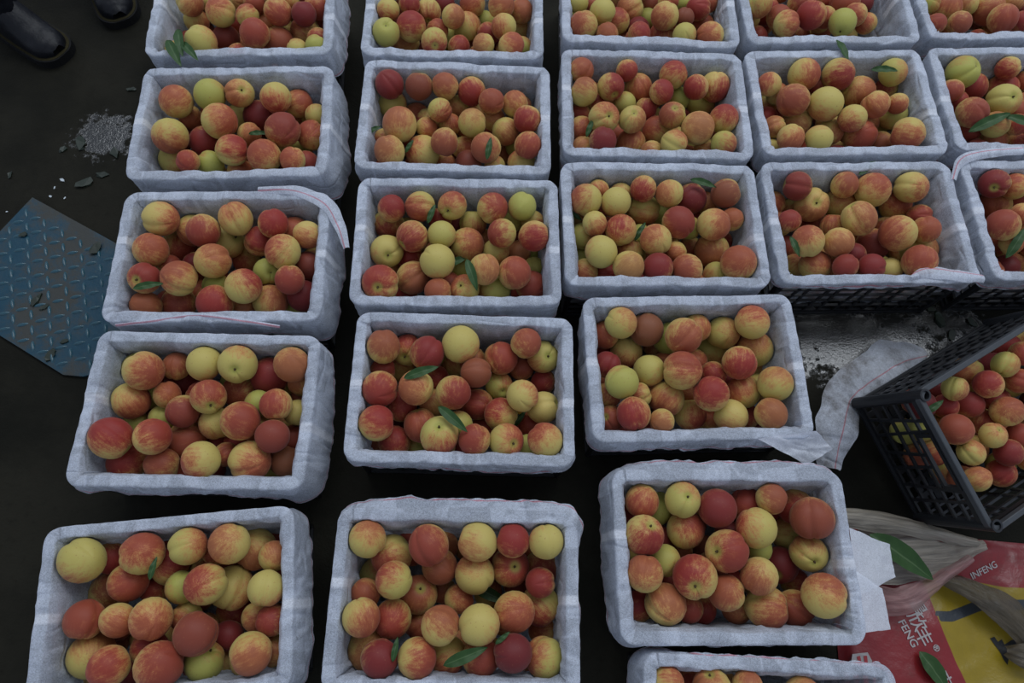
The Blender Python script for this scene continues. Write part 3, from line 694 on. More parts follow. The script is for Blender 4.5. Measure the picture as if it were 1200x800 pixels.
PEACH = []        # dicts: crate, pos, R, codes, flags, px radius
for k, (ox, oy, zoom, txt) in NOTES.items():
    M = MATS[k]; Mi = M.inverted()
    o_l = np.array(Mi @ Vector(CAM)); M3 = np.array(Mi.to_3x3())
    mine = []
    ents = []
    for e in txt.split(';'):
        x, y, r, code = e.split()
        ents.append((ox + float(x) / zoom, oy + float(y) / zoom, float(r) / zoom, ''.join(c for c in code if c.isupper()), ''.join(c for c in code if c.islower())))
    for px, py, rp, codes, flags in ents:
        low = 'l' in flags
        v = M3 @ ray_dir(px, py)
        top = RZ - (0.019 if not low else 0.056) - (0.03 if k == 'K' else 0)
        best = None
        z = top
        while z > 0.034:
            t = (z - o_l[2]) / v[2]
            p = o_l + v * t
            R = 1.07 * rp * t / F * 2 / (1 + np.linalg.norm(v))  # the wide lens stretches fruit near the edges
                                        # t is the depth along the optical axis
            R = min(max(R, 0.031 if low else 0.028), 0.045)
            ins = inset(z, k)
            sq = 1.04
            cx, cy = W / 2 - ins - R * sq, D / 2 - ins - R * sq
            q = np.array([np.clip(p[0], -cx, cx), np.clip(p[1], -cy, cy), z])
            ov = 0.0
            for mn in mine:
                ov = max(ov, 1 - np.linalg.norm(mn['l'] - q) / (mn['R'] + R))
            if k == 'K' and low and np.linalg.norm(p - q) > 0.012: ov += 0.12      # seen through the lattice: keep its line of sight
            if best is None or ov < best[0] - 1e-4: best = (ov, q, R)
            if ov < 0.055: break
            z -= 0.002
        ov, q, R = best
        if ov > (0.45 if not low else 0.16): continue
        mine.append(dict(l=q, R=R, codes=codes, flags=flags, rp=rp, crate=k, low=low, listed=True))
    # let squeezed fruit push one another apart inside the crate
    for _ in range(60):
        for i in range(len(mine)):
            for j in range(i):
                A_, B_ = mine[i], mine[j]
                dv = A_['l'] - B_['l']; dd = np.linalg.norm(dv) + 1e-6
                ov = 0.96 * (A_['R'] + B_['R']) - dd
                if ov > 0:
                    dv = dv / dd * ov * 0.35
                    A_['l'] = A_['l'] + dv; B_['l'] = B_['l'] - dv * 0.8
        for A_ in mine:
            z = min(max(A_['l'][2], 0.024 + A_['R']), RZ - 0.012)
            ins = inset(z, k); sq = 1.04
            cx, cy = W / 2 - ins - A_['R'] * sq, D / 2 - ins - A_['R'] * sq
            A_['l'] = np.array([np.clip(A_['l'][0], -cx, cx), np.clip(A_['l'][1], -cy, cy), z])
    # fill the unseen layers and the parts of the crate outside the frame
    tries = []
    for lay in range(4):
        zc = 0.046 + lay * 0.050
        st = 0.071
        for iy in range(7):
            for ix in range(9):
                tries.append((-0.25 + (ix + .5 * (iy % 2 + lay % 2)) * st, -0.17 + (iy + .5 * (lay % 2)) * st * .87, zc))
    for _ in range(500): tries.append((rng.uniform(-.22, .22), rng.uniform(-.14, .14), rng.uniform(.05, .128)))
    for x, y, z in tries:
        R = rng.uniform(0.032, 0.036)
        q = np.array([x, y, z]) + rng.normal(size=3) * 0.004
        q[2] = max(q[2], 0.021 + R)
        ins = inset(q[2], k)
        cx, cy = W / 2 - ins - R * 1.04, D / 2 - ins - R * 1.04
        if abs(q[0]) > cx + .03 or abs(q[1]) > cy + .03: continue
        q[0] = np.clip(q[0], -cx, cx); q[1] = np.clip(q[1], -cy, cy)
        if any(np.linalg.norm(mn['l'] - q) < 0.90 * (mn['R'] + R) for mn in mine): continue
        # above the visible layer only where the frame does not reach
        wq = np.array(M @ Vector(q)); dq = wq - CAM; zz = dq @ _d
        u_, v_ = 600 + F * (dq @ CR) / zz, 400 - F * (dq @ CU) / zz
        inside = -8 < u_ < 1208 and -8 < v_ < 808
        if inside and z > (0.13 if k != 'K' else 0.16): continue
        if q[2] + R > RZ + 0.01: continue
        mine.append(dict(l=q, R=R, codes=random.choice(['R', 'R', 'O', 'P', 'RO', 'M']), flags='', rp=0, crate=k, low=True, listed=False))
    for mn in mine:
        mn['w'] = np.array(M @ Vector(mn['l']))
        PEACH.append(mn)

FRUIT = {}
for p in PEACH: FRUIT.setdefault(p['crate'], []).append(p)
LINER = {k: make_liner(k) for k in CRATES}
bpy.context.view_layer.update()
zr = RZ + 0.009
def hemstrip(k, pts, width, line=0.0, dz=0.0, **kw):
    ribbon('loose_hem', [(x, y, zr + dz) for x, y in pts], width, M_liner, LINER[k], line, seed=len(pts) + pts[0][0] * .01, **kw)
hemstrip('A3', [(302, 221), (345, 222), (380, 236), (397, 262), (406, 290)], [.015, .028, .034, .030, .014], 0.004)
hemstrip('A3', [(135, 380), (180, 375), (230, 369), (285, 375), (328, 382)], [.006, .012, .014, .012, .006], 0.002, dz=-0.005)
hemstrip('D3', [(1068, 325), (1088, 318), (1120, 321), (1154, 326)], [.01, .03, .032, .02], -0.008)
hemstrip('E3', [(1119, 210), (1127, 188), (1152, 179), (1199, 175)], [.014, .024, .026, .026], -0.004, dz=0.004)

listed = [p for p in PEACH if p['listed']]
listed.sort(key=lambda p: -p['rp'] * (0.62 if p['low'] else 1.0))
for p in listed[:300]: p['single'] = True

CNAME = {'Y': 'pale yellow', 'G': 'yellow-green', 'P': 'half-red half-yellow', 'O': 'orange-blushed', 'R': 'red', 'M': 'dark maroon',
         'OR': 'orange-red', 'RO': 'red-orange', 'RM': 'deep red', 'PR': 'mostly red', 'RP': 'red yellow-cheeked', 'OP': 'orange yellow-cheeked', 'PO': 'yellow orange-cheeked',
         'YO': 'yellow-orange', 'OY': 'yellow-orange', 'YP': 'yellow pink-cheeked', 'PY': 'yellow pink-cheeked', 'YG': 'greenish yellow', 'GY': 'greenish yellow', 'PG': 'green red-cheeked',
         'GO': 'green orange-cheeked', 'OG': 'orange green-cheeked', 'GR': 'green red-streaked', 'RG': 'red green-streaked', 'MG': 'maroon green-cheeked',  'YR': 'yellow red-cheeked', 'MP': 'maroon yellow-cheeked', 'PM': 'maroon-topped yellow'}
def locname(p):
    x, y = p['l'][0] / (W / 2), p['l'][1] / (D / 2)
    if abs(x) < .42 and abs(y) < .45: return 'mid-crate'
    if abs(x) >= abs(y): return 'on plate side' if x < 0 else 'opposite plate side'
    return 'at boots end' if y > 0 else 'opposite boots end'
def base_label(p, size=False):
    f = p['flags']
    feat = 'showing stem hollow' if 's' in f else 'with deep cleft' if 'c' in f else 'half buried' if p['low'] else ''
    sz = ('large ' if p['R'] > .0385 else 'small ' if p['R'] < .0335 else '') if size else ''
    return (sz + CNAME.get(p['codes'], CNAME[p['codes'][0]]) + ' peach ' + feat).strip()
sing = [p for p in PEACH if p.get('single')]
from collections import Counter
def near_col(p):
    q = min((o_ for o_ in sing if o_ is not p and o_['crate'] == p['crate']), key=lambda o_: np.linalg.norm(o_['w'] - p['w']), default=None)
    return CNAME.get(q['codes'], CNAME[q['codes'][0]]) if q else None
def cands(p):
    cp = ', ' + crate_phrase(p['crate'])
    plain_ = CNAME.get(p['codes'], CNAME[p['codes'][0]]) + ' peach'
    szd = base_label(p, True); nc = near_col(p)
    out = [base_label(p) + cp, szd + cp, base_label(p) + ' ' + locname(p) + cp, szd + ' ' + locname(p) + cp, plain_ + ' ' + locname(p) + cp]
    if nc: out += [f'{base_label(p)} touching {nc} one' + cp, f'{szd} touching {nc} one' + cp, f'{plain_} {locname(p)} touching {nc} one' + cp]
    return [x for x in out if len(x.split()) <= 16]
CD = [cands(p) for p in sing]
lev = [0] * len(sing)
for _ in range(8):
    cnt = Counter(c[l_] for c, l_ in zip(CD, lev))
    for i, c in enumerate(CD):
        if cnt[c[lev[i]]] > 1 and lev[i] < len(c) - 1: lev[i] += 1
for p, c, l_ in zip(sing, CD, lev): p['lab'] = c[l_]
ME_stem = None
SV, SF, SA, nv = [], [], {k: [] for k in ATYPE}, 0
for p in PEACH:
    p['flags'] = p['flags']
    hi = p['listed']
    loc, faces, att, B = peach_data(p['w'], p['R'], p['codes'], p['flags'], hi)
    if p.get('single'):
        o = mesh_obj('peach', loc, faces, M_peach, None, True, {k: (ATYPE[k], v) for k, v in att.items()})
        o.location = p['w']
        tag(o, p['lab'], 'peach', f"peaches in the {crate_phrase(p['crate'])}")
        if 's' in p['flags']:
            if ME_stem is None:
                bm = bmesh.new()
                bmesh.ops.create_cone(bm, cap_ends=True, segments=8, radius1=0.0028, radius2=0.0018, depth=0.007)
                ME_stem = bm_mesh('stem', bm, M_stem, True)
            s_ = link('stem', ME_stem, o)
            s_.location = Vector(B[:, 2] * (p['R'] * 0.80 + 0.0015))
            s_.rotation_euler = Vector(B[:, 2]).to_track_quat('Z', 'Y').to_euler()
    else:
        SV.append(loc + p['w']); SF += [tuple(i + nv for i in f) for f in faces]; nv += len(loc)
        for k in ATYPE: SA[k].append(att[k])
tag(mesh_obj('peach_heap', np.concatenate(SV), SF, M_peach, None, True, {k: (ATYPE[k], np.concatenate(v)) for k, v in SA.items()}),
    'smaller-looking and half-hidden peaches filling the crates', 'peaches', None, 'stuff')

# ------------------------------------------------------------------ leaves
def leaf_mesh(L, wid, curl, seed):
    nl, nw = 14, 5
    vs_, rib, fs = [], [], []
    for i in range(nl + 1):
        t = i / nl
        hw = wid / 2 * (math.sin(math.pi * min(1, t ** 0.8)) ** 0.8 + 0.03)
        for j in range(nw):
            e = j / (nw - 1) * 2 - 1
            vs_.append(((t - .5) * L, e * hw, -curl * L * (2 * t - 1) ** 2 + abs(e) * hw * 0.35 + 0.0012 * math.sin(t * 19 + seed + e * 2)))
            rib.append(e)
    for i in range(nl):
        for j in range(nw - 1):
            a = i * nw + j
            fs.append((a, a + nw, a + nw + 1, a + 1))
    return vs_, fs, rib
def surface_hit(px, py):
    v = ray_dir(px, py); v = v / np.linalg.norm(v)
    best = None
    for p in PEACH:
        oc = CAM - p['w']; b = oc @ v; c = oc @ oc - p['R'] ** 2
        disc = b * b - c
        if disc > 0:
            t = -b - math.sqrt(disc)
            if best is None or t < best: best = t
    return None if best is None else CAM + v * best
def leaf(px, py, Lpx, ang, label, group=None, z=None, wid=None, up=0.004, crate=None):
    h = at(px, py, z) if z is not None else surface_hit(px, py)
    if h is None: h = at(px, py, RZ - 0.04)
    view = CAM - h; dist = np.linalg.norm(view); view = view / dist
    sc = dist / F
    L = Lpx * sc * 1.12
    vs_, fs, rib = leaf_mesh(L, (wid or 0.26) * L, 0.10 if z is None else 0.05, px)
    o = mesh_obj('peach_leaf', vs_, fs, M_leaf, None, True, {'rib': ('FLOAT', rib)})
    a = math.radians(ang)
    x = CR * math.cos(a) + CU * math.sin(a)
    nrm = np.array([0, 0, 1.0]) if z is not None else (view * .6 + np.array([0, 0, .8]))
    nrm /= np.linalg.norm(nrm)
    x = x - nrm * (x @ nrm); x /= np.linalg.norm(x)
    y = np.cross(nrm, x)
    pos = h + nrm * up
    m = Matrix.Identity(4)
    for i in range(3): m[i][0], m[i][1], m[i][2], m[i][3] = x[i], y[i], nrm[i], pos[i]
    if z is None or crate:
        L3 = np.stack([x, y, nrm], 1); lv = np.array(vs_) @ L3.T
        near = [p for p in PEACH if np.linalg.norm(p['w'] - pos) < 0.14]
        for _ in range(16):
            Q = lv + pos
            clash = any((np.linalg.norm(Q - p['w'], axis=1) < p['R'] * 1.0).any() for p in near)
            if crate and crate != 'K' and not clash:
                Ql = (Q - np.array(MATS[crate].translation)) @ np.array(MATS[crate].to_3x3())
                edge = (np.abs(Ql[:, 0]) > W / 2 - 0.030) | (np.abs(Ql[:, 1]) > D / 2 - 0.030)
                clash = bool((edge & (Ql[:, 2] < RZ + 0.006)).any())
            if not clash: break
            pos = pos + nrm * 0.002
        for i in range(3): m[i][3] = pos[i]
    o.matrix_world = m
    tag(o, label, 'leaf', group or 'peach leaves')
LV = [('A1', 204, 62, 34, -62), ('A1', 211, 50, 32, -75), ('A1', 222, 60, 28, -50), ('A2', 306, 162, 18, 5), ('A3', 178, 339, 26, 14), ('A5', 184, 666, 20, 78),
      ('B2', 439, 158, 18, 30), ('B2', 573, 174, 24, 80), ('B2', 480, 172, 16, 60), ('B3', 506, 252, 22, 70), ('B3', 534, 311, 30, 24), ('B3', 553, 323, 36, -72),
      ('B4', 494, 437, 38, 20), ('B4', 531, 493, 40, -42), ('B4', 608, 492, 24, 52), ('B5', 574, 696, 44, -25), ('B5', 546, 768, 44, 22), ('B5', 464, 760, 22, 80), ('B5', 589, 747, 18, 40),
      ('C2', 690, 155, 20, 70), ('C3', 822, 219, 26, -20), ('C3', 672, 257, 20, -35), ('C3', 749, 274, 22, 60),
      ('D2', 1033, 87, 22, -8), ('D3', 929, 292, 22, -70), ('E2', 1157, 146, 34, 22), ('E2', 1193, 149, 28, -30), ('E3', 1191, 284, 30, 58), ('K', 1094, 477, 22, 35)]
ADJ = {}
for k, x, y, L, a in LV:
    zz_ = RZ + 0.010 if k == 'A1' else None          # the sprig lies over the corner of the liner
    ang = (a + 180) % 180
    way = 'pointing across the crate' if ang < 40 or ang > 140 else 'pointing along the row'
    sz = 'long' if L > 34 else 'short' if L < 21 else 'narrow'
    leaf(x, y, L, a, f'{sz} green leaf {way}, {crate_phrase(k)}', f'leaves in the {crate_phrase(k)}', z=zz_, crate=k)
leaf(987, 60, 26, -78, 'green leaf hanging over liner edge, ' + crate_phrase('D2'), z=RZ + 0.006)
leaf(1016, 197, 24, 42, 'green leaf standing at liner edge, ' + crate_phrase('D3'), z=RZ - 0.01)
# leaves on the sacks
leaf(1057, 652, 62, -40, 'large dark green leaf lying on cream plastic film', 'leaves on the sacks', z=0.085, wid=0.32, up=0.004)
leaf(1094, 786, 34, -62, 'small green leaf lying on red sack by white print', 'leaves on the sacks', z=0.034, wid=0.42, up=0.004)

# ------------------------------------------------------------------ blue steel plate on the floor
pl = empty('steel_plate')
k1 = at(40, 233)[:2]; k2 = at(132, 284)[:2]; k3 = at(0, 391)[:2]
ud = (k2 - k1) / np.linalg.norm(k2 - k1); vd = np.array([ud[1], -ud[0]])
wv = abs((k3 - k1) @ vd)
if (k3 - k1) @ vd < 0: vd = -vd
LU = 0.42
ctr = k1 + ud * LU / 2 + vd * wv / 2
pl.location = (ctr[0], ctr[1], 0.0)
pl.rotation_euler.z = math.atan2(ud[1], ud[0])
tag(pl, 'blue painted steel checker plate lying muddy on the floor', 'steel plate')
vr = np.array([-ud[1], ud[0]])
outline_w = [k1, np.array([-0.942, 0.752]), np.array([-0.926, 0.560]), np.array([-0.918, 0.490]), at(99, 442)[:2], at(76, 440)[:2], k1 + vd * wv]
POLY = [((q - ctr) @ ud, (q - ctr) @ vr) for q in outline_w]
bm = bmesh.new()
lowv = [bm.verts.new((x, y, 0.001)) for x, y in POLY]; topv = [bm.verts.new((x, y, 0.008)) for x, y in POLY]
bm.faces.new(lowv); bm.faces.new(topv[::-1])
for i in range(len(POLY)):
    j = (i + 1) % len(POLY); bm.faces.new((lowv[j], lowv[i], topv[i], topv[j]))
bmesh.ops.recalc_face_normals(bm, faces=bm.faces[:])
link('sheet', bm_mesh('sheet', bm, M_plate), pl)
def in_plate(x, y, pad=0.017):
    for i in range(len(POLY)):
        (ax, ay), (bx_, by_) = POLY[i], POLY[(i + 1) % len(POLY)]
        cr = (bx_ - ax) * (y - ay) - (by_ - ay) * (x - ax)
        if cr * SGN < pad * math.hypot(bx_ - ax, by_ - ay): return False
    return True
SGN = math.copysign(1, sum(POLY[i][0] * POLY[(i + 1) % 7][1] - POLY[(i + 1) % 7][0] * POLY[i][1] for i in range(7)))
tb = bmesh.new()
ring = [tb.verts.new((0.0150 * math.cos(a) * (abs(math.cos(a)) ** .2), 0.0048 * math.sin(a), 0)) for a in np.linspace(0, 2 * math.pi, 12, endpoint=False)]
ring2 = [tb.verts.new((v.co.x * .6, v.co.y * .5, 0.0045)) for v in ring]
for i in range(12): tb.faces.new((ring[i], ring[(i + 1) % 12], ring2[(i + 1) % 12], ring2[i]))
tb.faces.new(ring2)
ME_tread = bm_mesh('tread_bar', tb, M_tread, True)
stp = 0.0315
for i in range(-12, 13):
    for j in range(-12, 13):
        x, y = i * stp, j * stp
        if not in_plate(x, y): continue
        w_ = pl.location + Vector((x * ud[0] - y * ud[1], x * ud[1] + y * ud[0], 0))
        dq = np.array(w_) - CAM; u_ = 600 + F * (dq @ CR) / (dq @ _d)
        if u_ < -60: continue
        o = link('tread_bar', ME_tread, pl); o.location = (x, y, 0.0078)
        o.rotation_euler.z = (1 if (i + j) % 2 else -1) * math.pi / 4

# scraps of leaf and foam on the floor and the plate
RANK = ['largest', 'second largest', 'third largest', 'fourth largest', 'fifth largest', 'sixth largest', 'smallest']
def ranked(lst, txt):
    order = sorted(range(len(lst)), key=lambda i: -lst[i][2])
    return [f'{RANK[order.index(i)]} {txt}' for i in range(len(lst))]
def scrap(px, py, z, size, mat, name, label, cat, group, seed):
    r_ = random.Random(seed)
    p = at(px, py, z)
    nn = 7; vs_ = []
    for h in (0, 1):
        for i in range(nn):
            a = 2 * math.pi * i / nn
            rr = size * r_.uniform(.45, 1)
            vs_.append((rr * math.cos(a) * 1.3, rr * .7 * math.sin(a), h * size * .25 * r_.uniform(.6, 1.3)))
    fs = [(i, (i + 1) % nn, nn + (i + 1) % nn, nn + i) for i in range(nn)] + [tuple(range(nn, 2 * nn)), tuple(range(nn))[::-1]]
    o = mesh_obj(name, vs_, fs, mat, None, False, {'rib': ('FLOAT', [1.0] * len(vs_))})
    o.location = (p[0], p[1], z); o.rotation_euler.z = r_.uniform(0, 6.28)
    tag(o, label, cat, group)
LST = [(73, 211, .007), (59, 230, .005), (64, 220, .004), (76, 232, .004), (8, 248, .003)]
for i, ((x, y, s), lab_) in enumerate(zip(LST, ranked(LST, 'tiny white scrap on wet floor above the blue plate'))):
    scrap(x, y, 0.001, s, M_chip, 'foam_scrap', lab_, 'scrap', 'white scraps on the floor', i)
LST = [(43, 352, .018, .009), (52, 360, .012, .009), (60, 416, .016, .009), (76, 400, .010, .009), (28, 275, .014, .009), (112, 293, .022, .009)]
for i, ((x, y, s, z), lab_) in enumerate(zip(LST, ranked(LST, 'crushed green leaf scrap on the blue plate'))):
    scrap(x, y, z, s, M_debris, 'leaf_scrap', lab_, 'scrap', 'leaf scraps on the plate', 20 + i)
LST = [(95, 168, .022), (74, 175, .014), (135, 180, .020), (100, 215, .026), (120, 205, .018), (12, 205, .012), (155, 105, .014)]
for i, ((x, y, s), lab_) in enumerate(zip(LST, ranked(LST, 'crushed green leaf scrap on the wet floor by the boots'))):
    scrap(x, y, .001, s, M_debris, 'leaf_scrap', lab_, 'scrap', 'leaf scraps on the floor', 40 + i)
LST = [(1100, 372, .026), (1115, 392, .018), (1090, 362, .014), (1138, 378, .016)]
for i, ((x, y, s), lab_) in enumerate(zip(LST, ranked(LST, 'crushed green leaf scrap on wet floor behind tilted crate'))):
    scrap(x, y, .001, s, M_debris, 'leaf_scrap', lab_, 'scrap', 'leaf scraps behind the tilted crate', 60 + i)

# ------------------------------------------------------------------ boots of someone standing by the crates
def boot(px, py, heading, label):
    toe = at(px, py)
    root = empty('work_boot', (toe[0], toe[1], 0), (0, 0, heading))      # +x points to the toe
    tag(root, label, 'boot', 'boots on the wet floor')
    def foot(t, grow=0.0):                                                # half width along the foot, t 0 heel .. 1 toe
        w = 0.040 + 0.014 * math.sin(min(1, t * 1.05) * math.pi * .72)
        w *= math.sqrt(max(0.0, 1 - max(0, (t - .80) / .20) ** 2.3)) * math.sqrt(max(0, 1 - max(0, (.12 - t) / .12) ** 2))
        return w + grow
    L = 0.29
    def outline(g, n=22):
        ts = [0.5 - 0.5 * math.cos(math.pi * i / n) for i in range(n + 1)]
        up = [(-L - g + (L + 2 * g) * t, foot(t, g if 0 < t < 1 else 0)) for t in ts]
        return up + [(x, -y) for x, y in up[-2:0:-1]]
    def extr(name, g, z0, z1, mat):
        o_ = outline(g); n_ = len(o_)
        v = [(x, y, z0) for x, y in o_] + [(x, y, z1) for x, y in o_]
        f = [(i, (i + 1) % n_, n_ + (i + 1) % n_, n_ + i) for i in range(n_)] + [tuple(range(n_))[::-1], tuple(range(n_, 2 * n_))]
        return mesh_obj(name, v, f, mat, root, False)
    sole = extr('sole', 0.009, 0.0, 0.026, M_sole)
    extr('stitching', 0.0055, 0.026, 0.0275, M_thread).parent = sole
    # upper: cross-sections along the foot
    vs_, fs = [], []; ns, nc = 20, 16
    for i in range(ns + 1):
        t = 0.02 + 0.965 * i / ns
        w = max(foot(t) - 0.001, 0.006); h = 0.045 + 0.075 * (1 - smoothstep(np.array(t), .35, .80)) 
        h = float(h) * math.sqrt(max(0.05, 1 - max(0, (t - .82) / .185) ** 2))
        for j in range(nc + 1):
            a = math.pi * j / nc
            c, s = math.cos(a), math.sin(a)
            vs_.append((-L + L * t, w * math.copysign(abs(c) ** .75, c), 0.026 + h * s ** .8 + 0.003 * math.sin(t * 40 + j) * s))
    for i in range(ns):
        for j in range(nc):
            q = i * (nc + 1) + j
            fs.append((q, q + nc + 1, q + nc + 2, q + 1))
    fs.append(tuple(range(nc + 1))[::-1]); fs.append(tuple(range(ns * (nc + 1), (ns + 1) * (nc + 1))))
    mesh_obj('upper', vs_, fs, M_rubber, root)
    vs_, fs = [], []; nz_, nc = 10, 20
    for i in range(nz_ + 1):
        z = 0.09 + 0.22 * i / nz_
        for j in range(nc):
            a = 2 * math.pi * j / nc
            vs_.append((-L + 0.085 + (0.070 + .006 * math.sin(i * 1.9)) * math.cos(a), (0.052 + .004 * math.sin(i * 2.3)) * math.sin(a), z))
    for i in range(nz_):
        for j in range(nc):
            fs.append((i * nc + j, i * nc + (j + 1) % nc, (i + 1) * nc + (j + 1) % nc, (i + 1) * nc + j))
    fs.append(tuple(range(nz_ * nc, (nz_ + 1) * nc)))
    sh = mesh_obj('shaft', vs_, fs, M_rubber, root)
    bm = bmesh.new()
    for s in (-1, 1): box(bm, (-L + .06, s * .0545 - .002, .20), (-L + .12, s * .0545 + .002, .225))
    link('pull_tab', bm_mesh('pull_tab', bm, M_yellow), sh)
boot(78, 70, math.radians(-28), 'black leather work boot with stitched grey sole, standing farther from the crates')
boot(147, 30, math.radians(-58), 'black leather work boot with stitched grey sole, standing closer to the crates')

# ------------------------------------------------------------------ sacks, films and loose cloth at the right
PX = lambda x, y, z=0.0: at(x, y, z)[:2]
def polydist(P, pts):
    """signed distance (left positive) of points P to polyline pts"""
    best = np.full(len(P), 1e9); sg = np.ones(len(P))
    for a, b in zip(pts[:-1], pts[1:]):
        ab = b - a; t = np.clip(((P - a) @ ab) / (ab @ ab), 0, 1)
        dd = P - (a + t[:, None] * ab); d = np.linalg.norm(dd, axis=1)
        cr = ab[0] * (P - a)[:, 1] - ab[1] * (P - a)[:, 0]
        m_ = d < best - 1e-9
        best = np.where(m_, d, best); sg = np.where(m_, np.sign(cr), sg)
    return best * sg
def sack_h(x, y):
    return 0.018 + 0.012 * vnoise(x * 9, y * 9, 3.3) + 0.005 * creases(x, y, 5.0, 12.0)
def sack(name, x0, x1, y0, y1, rot, label, bnd=None, stripe=None, top=None, base_h=0.0, step=0.007):
    nx, ny = int((x1 - x0) / step), int((y1 - y0) / step)
    X, Y = np.meshgrid(np.linspace(x0, x1, nx), np.linspace(y0, y1, ny))
    X, Y = X.ravel(), Y.ravel()
    ed = np.minimum(np.minimum(X - x0, x1 - X), np.minimum(Y - y0, y1 - Y))
    Z = np.maximum(sack_h(X, Y) * smoothstep(ed, -0.005, 0.03) + base_h, 0.003)
    P = np.c_[X, Y]
    pr = np.zeros((len(X), 4)); pr[:, 3] = 1
    if bnd is not None: pr[:, 0] = np.clip(0.5 + (polydist(P, bnd) if top is None else np.minimum(polydist(P, bnd), -polydist(P, top))) / 0.02, 0, 1)
    if stripe is not None: pr[:, 1] = np.clip(0.5 + (stripe[1] - np.abs(polydist(P, stripe[0]))) / 0.016, 0, 1) * (pr[:, 0] > .5)
    idx = np.arange(nx * ny).reshape(ny, nx)
    f = np.stack([idx[:-1, :-1], idx[:-1, 1:], idx[1:, 1:], idx[1:, :-1]], -1).reshape(-1, 4)
    o = mesh_obj(name, np.c_[X, Y, Z], f, M_sack, None, True, {'print': ('FLOAT_COLOR', pr)})
    tag(o, label, 'sack')
    return o
bnd = np.array([PX(1050, 640), PX(1082, 690), PX(1098, 740), PX(1126, 800), PX(1150, 860)])
stp_ = (np.array([PX(1080, 721), PX(1110, 722), PX(1145, 709), PX(1210, 708)]), 0.011)
sk = sack('printed_sack', 0.792, 1.48, -0.34, 0.235, 0, 'red and yellow printed plastic sack with white lettering beneath the tilted crate', bnd, stp_, np.array([PX(1060, 676), PX(1130, 680), PX(1170, 688), PX(1260, 692)]))
sk2 = sack('printed_sack', 1.42, 1.75, 0.56, 0.80, 0, 'yellow plastic sack behind the tilted black crate', np.array([PX(1196, 420), PX(1193, 330)])[::-1] if False else np.array([PX(1260, 300), PX(1260, 460)]))

def lettering(body, px, py, size, ang, mat, name, parent, extra=0.0016, bold=0.0, squash=1.0):
    cu = bpy.data.curves.new(name, 'FONT'); cu.body = body; cu.size = size; cu.align_x = 'CENTER'; cu.align_y = 'CENTER'; cu.offset = bold
    tmp = bpy.data.objects.new(name, cu); COL.objects.link(tmp)
    bpy.context.view_layer.update()
    me = bpy.data.meshes.new_from_object(tmp.evaluated_get(bpy.context.evaluated_depsgraph_get()))
    bpy.data.objects.remove(tmp)
    bm = bmesh.new(); bm.from_mesh(me)
    bmesh.ops.triangulate(bm, faces=bm.faces[:])
    for _ in range(2):
        long_ = [e for e in bm.edges if e.calc_length() > 0.008]
        if long_: bmesh.ops.subdivide_edges(bm, edges=long_, cuts=1)
    c, s = math.cos(ang), math.sin(ang); p = PX(px, py, 0.02)
    vv_ = np.array([(v.co.x * c - v.co.y * squash * s + p[0], v.co.x * s + v.co.y * squash * c + p[1]) for v in bm.verts])
    hz = np.maximum(sack_h(vv_[:, 0], vv_[:, 1]), 0.003) + extra
    for v, q, z in zip(bm.verts, vv_, hz): v.co = (q[0], q[1], z)
    me2 = bm_mesh(name, bm, mat)
    return link(name, me2, parent)
# writing runs down the sack: right-hand side of the letters faces the crates
wa = math.radians(-65)
for ch, x, y, sz in (('昌', 1076, 712, .036), ('欣', 1073, 728, .040), ('丰', 1080, 746, .038), ('®', 1095, 759, .018), ('FENG', 1063.5, 742, .024), ('丰', 1104, 797, .038)):
    lettering(ch, x, y, sz, wa, M_white, 'lettering', sk, bold=0.0004)
lettering('INFENG', 1154, 668, 0.021, math.radians(28), M_white, 'lettering', sk, bold=0.0003)
# white-edged badge half under the liner, and the black crown-like print on the yellow
def flatpoly(name, pts, mat, parent, extra):
    V = [PX(x, y, 0.02) for x, y in pts]
    bm = bmesh.new()
    vs_ = [bm.verts.new((q[0], q[1], 0)) for q in V]
    bm.faces.new(vs_)
    bmesh.ops.triangulate(bm, faces=bm.faces[:])
    for _ in range(2):
        lg = [e for e in bm.edges if e.calc_length() > 0.010]
        if lg: bmesh.ops.subdivide_edges(bm, edges=lg, cuts=1)
    for v in bm.verts:
        v.co.z = float(sack_h(np.array([v.co.x]), np.array([v.co.y]))[0]) + extra
    return link(name, bm_mesh(name, bm, mat), parent)
flatpoly('badge', [(998, 766), (1016, 764), (1021, 774), (1017, 786), (1003, 790), (995, 780)], M_white, sk, 0.0012)
flatpoly('badge_stroke', [(1003, 769), (1007, 768), (1009, 781), (1005, 782)], M_redprint, sk, 0.0022)
flatpoly('badge_stroke', [(1011, 768), (1015, 768), (1016, 780), (1012, 781)], M_redprint, sk, 0.0022)
cr_ = [(1163, 748), (1168, 746), (1172, 752), (1176, 749), (1179, 755), (1186, 750), (1200, 746), (1206, 770), (1196, 772), (1190, 768), (1188, 776), (1183, 770), (1181, 779), (1177, 772), (1174, 764), (1170, 758)]
flatpoly('black_print', cr_, M_blackprint, sk, 0.0014)

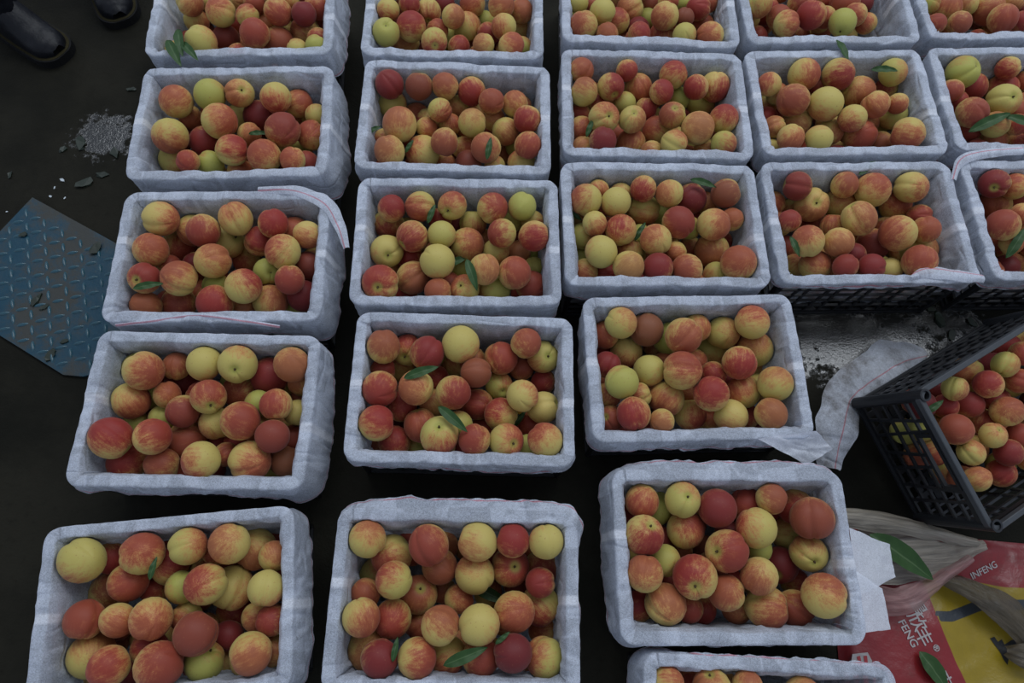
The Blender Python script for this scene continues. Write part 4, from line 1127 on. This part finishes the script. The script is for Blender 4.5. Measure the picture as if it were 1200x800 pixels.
def film(name, pts, width, mat, label, seed, amp=0.008, arch=0.012, cat='plastic film'):
    o = ribbon(name, pts, width, mat, None, None, amp=amp, arch=arch, seed=seed, nw=13)
    tag(o, label, cat)
    return o
film('plastic_film', [(985, 606, .08), (1030, 610, .08), (1080, 620, .075), (1148, 636, .06)], [.045, .05, .040, .02], M_film_b, 'long cream plastic film fold running beneath the tilted crate', 2.1, .006)
film('plastic_film', [(1010, 652, .045), (1060, 652, .058), (1110, 650, .058), (1155, 638, .05)], [.12, .115, .06, .02], M_film_b, 'wide crumpled cream plastic film under the large leaf', 3.7, .008, .004)
film('plastic_film', [(1034, 704, .052), (1064, 702, .068), (1098, 683, .076), (1140, 654, .066)], [.062, .055, .034, .022], M_film_p, 'pinkish see-through plastic film folded over the red sack', 5.2, .006)
film('plastic_film', [(1098, 676, .045), (1140, 690, .06), (1180, 715, .06), (1215, 745, .05)], [.02, .05, .075, .09], M_film_t, 'tan streaked plastic film twisted across the yellow sack', 6.4, .010, .014)
film('plastic_film', [(1180, 762, .04), (1200, 768, .06), (1225, 775, .06)], [.02, .05, .06], M_film_t, 'tan plastic film corner beside the black print', 7.7, .006, .010)

def cloth_sheet(name, corners, mat, label, seed, amp=0.006, sag=0.02, lines=(), parent=None, n1=26, n2=22):
    A, B_, C_, D_ = [at(*c) for c in corners]
    vs_, rl = [], []
    for i in range(n1):
        u = i / (n1 - 1)
        for j in range(n2):
            v = j / (n2 - 1)
            p = (A * (1 - u) + B_ * u) * (1 - v) + (D_ * (1 - u) + C_ * u) * v
            x, y = np.array([u * .3]), np.array([v * .3])
            p = p + np.array([0, 0, amp * float(creases(x, y, seed, 14.0)[0]) - sag * 4 * u * (1 - u) * .5])
            p[:2] += 0.0008 * np.array([vnoise(x * 18, y * 18, seed)[0], vnoise(x * 18, y * 18, seed + 3)[0]])
            p[2] = max(p[2], 0.004)
            vs_.append(p)
            rl.append(min([abs(v - l_) * 0.09 for l_ in lines], default=0.5))
    idx = np.arange(n1 * n2).reshape(n1, n2)
    f = np.stack([idx[:-1, :-1], idx[:-1, 1:], idx[1:, 1:], idx[1:, :-1]], -1).reshape(-1, 4)
    o = mesh_obj(name, vs_, f, mat, None, True, {'rl': ('FLOAT', rl), 'seam': ('FLOAT', [1.0] * len(vs_)), 'cl': ('FLOAT_VECTOR', np.array(vs_) * 0.2 + seed)})
    if parent is not None: set_child(o, parent)
    elif label: tag(o, label, 'cloth')
    return o
# spare liner cloth trailing from the crate to the wet floor
o = ribbon('loose_cloth', [(972, 548, .10), (980, 505, .12), (992, 465, .10), (1020, 440, .06), (1055, 420, .025), (1085, 412, .012)], [.05, .095, .10, .12, .12, .03], M_liner, None, 0.012, amp=0.008, arch=0.010, seed=9.3, nw=15)
o.data.materials[0] = M_mudcloth
tag(o, 'muddy white cloth with red line trailing onto the wet floor', 'cloth')
cloth_sheet('liner_flap', [(995, 618, .205), (1042, 638, .12), (1049, 676, .10), (1003, 700, .20)], M_liner, None, 4.4, .004, .0, (), LINER['C5'])
cloth_sheet('liner_flap', [(1002, 668, .205), (1034, 690, .15), (1043, 737, .13), (1008, 742, .20)], M_liner, None, 8.8, .003, .0, (), LINER['C5'])
cloth_sheet('liner_flap', [(888, 514, .226), (956, 505, .226), (976, 526, .165), (945, 545, .170)], M_liner, None, 2.8, .005, .0, (), LINER['C4'])
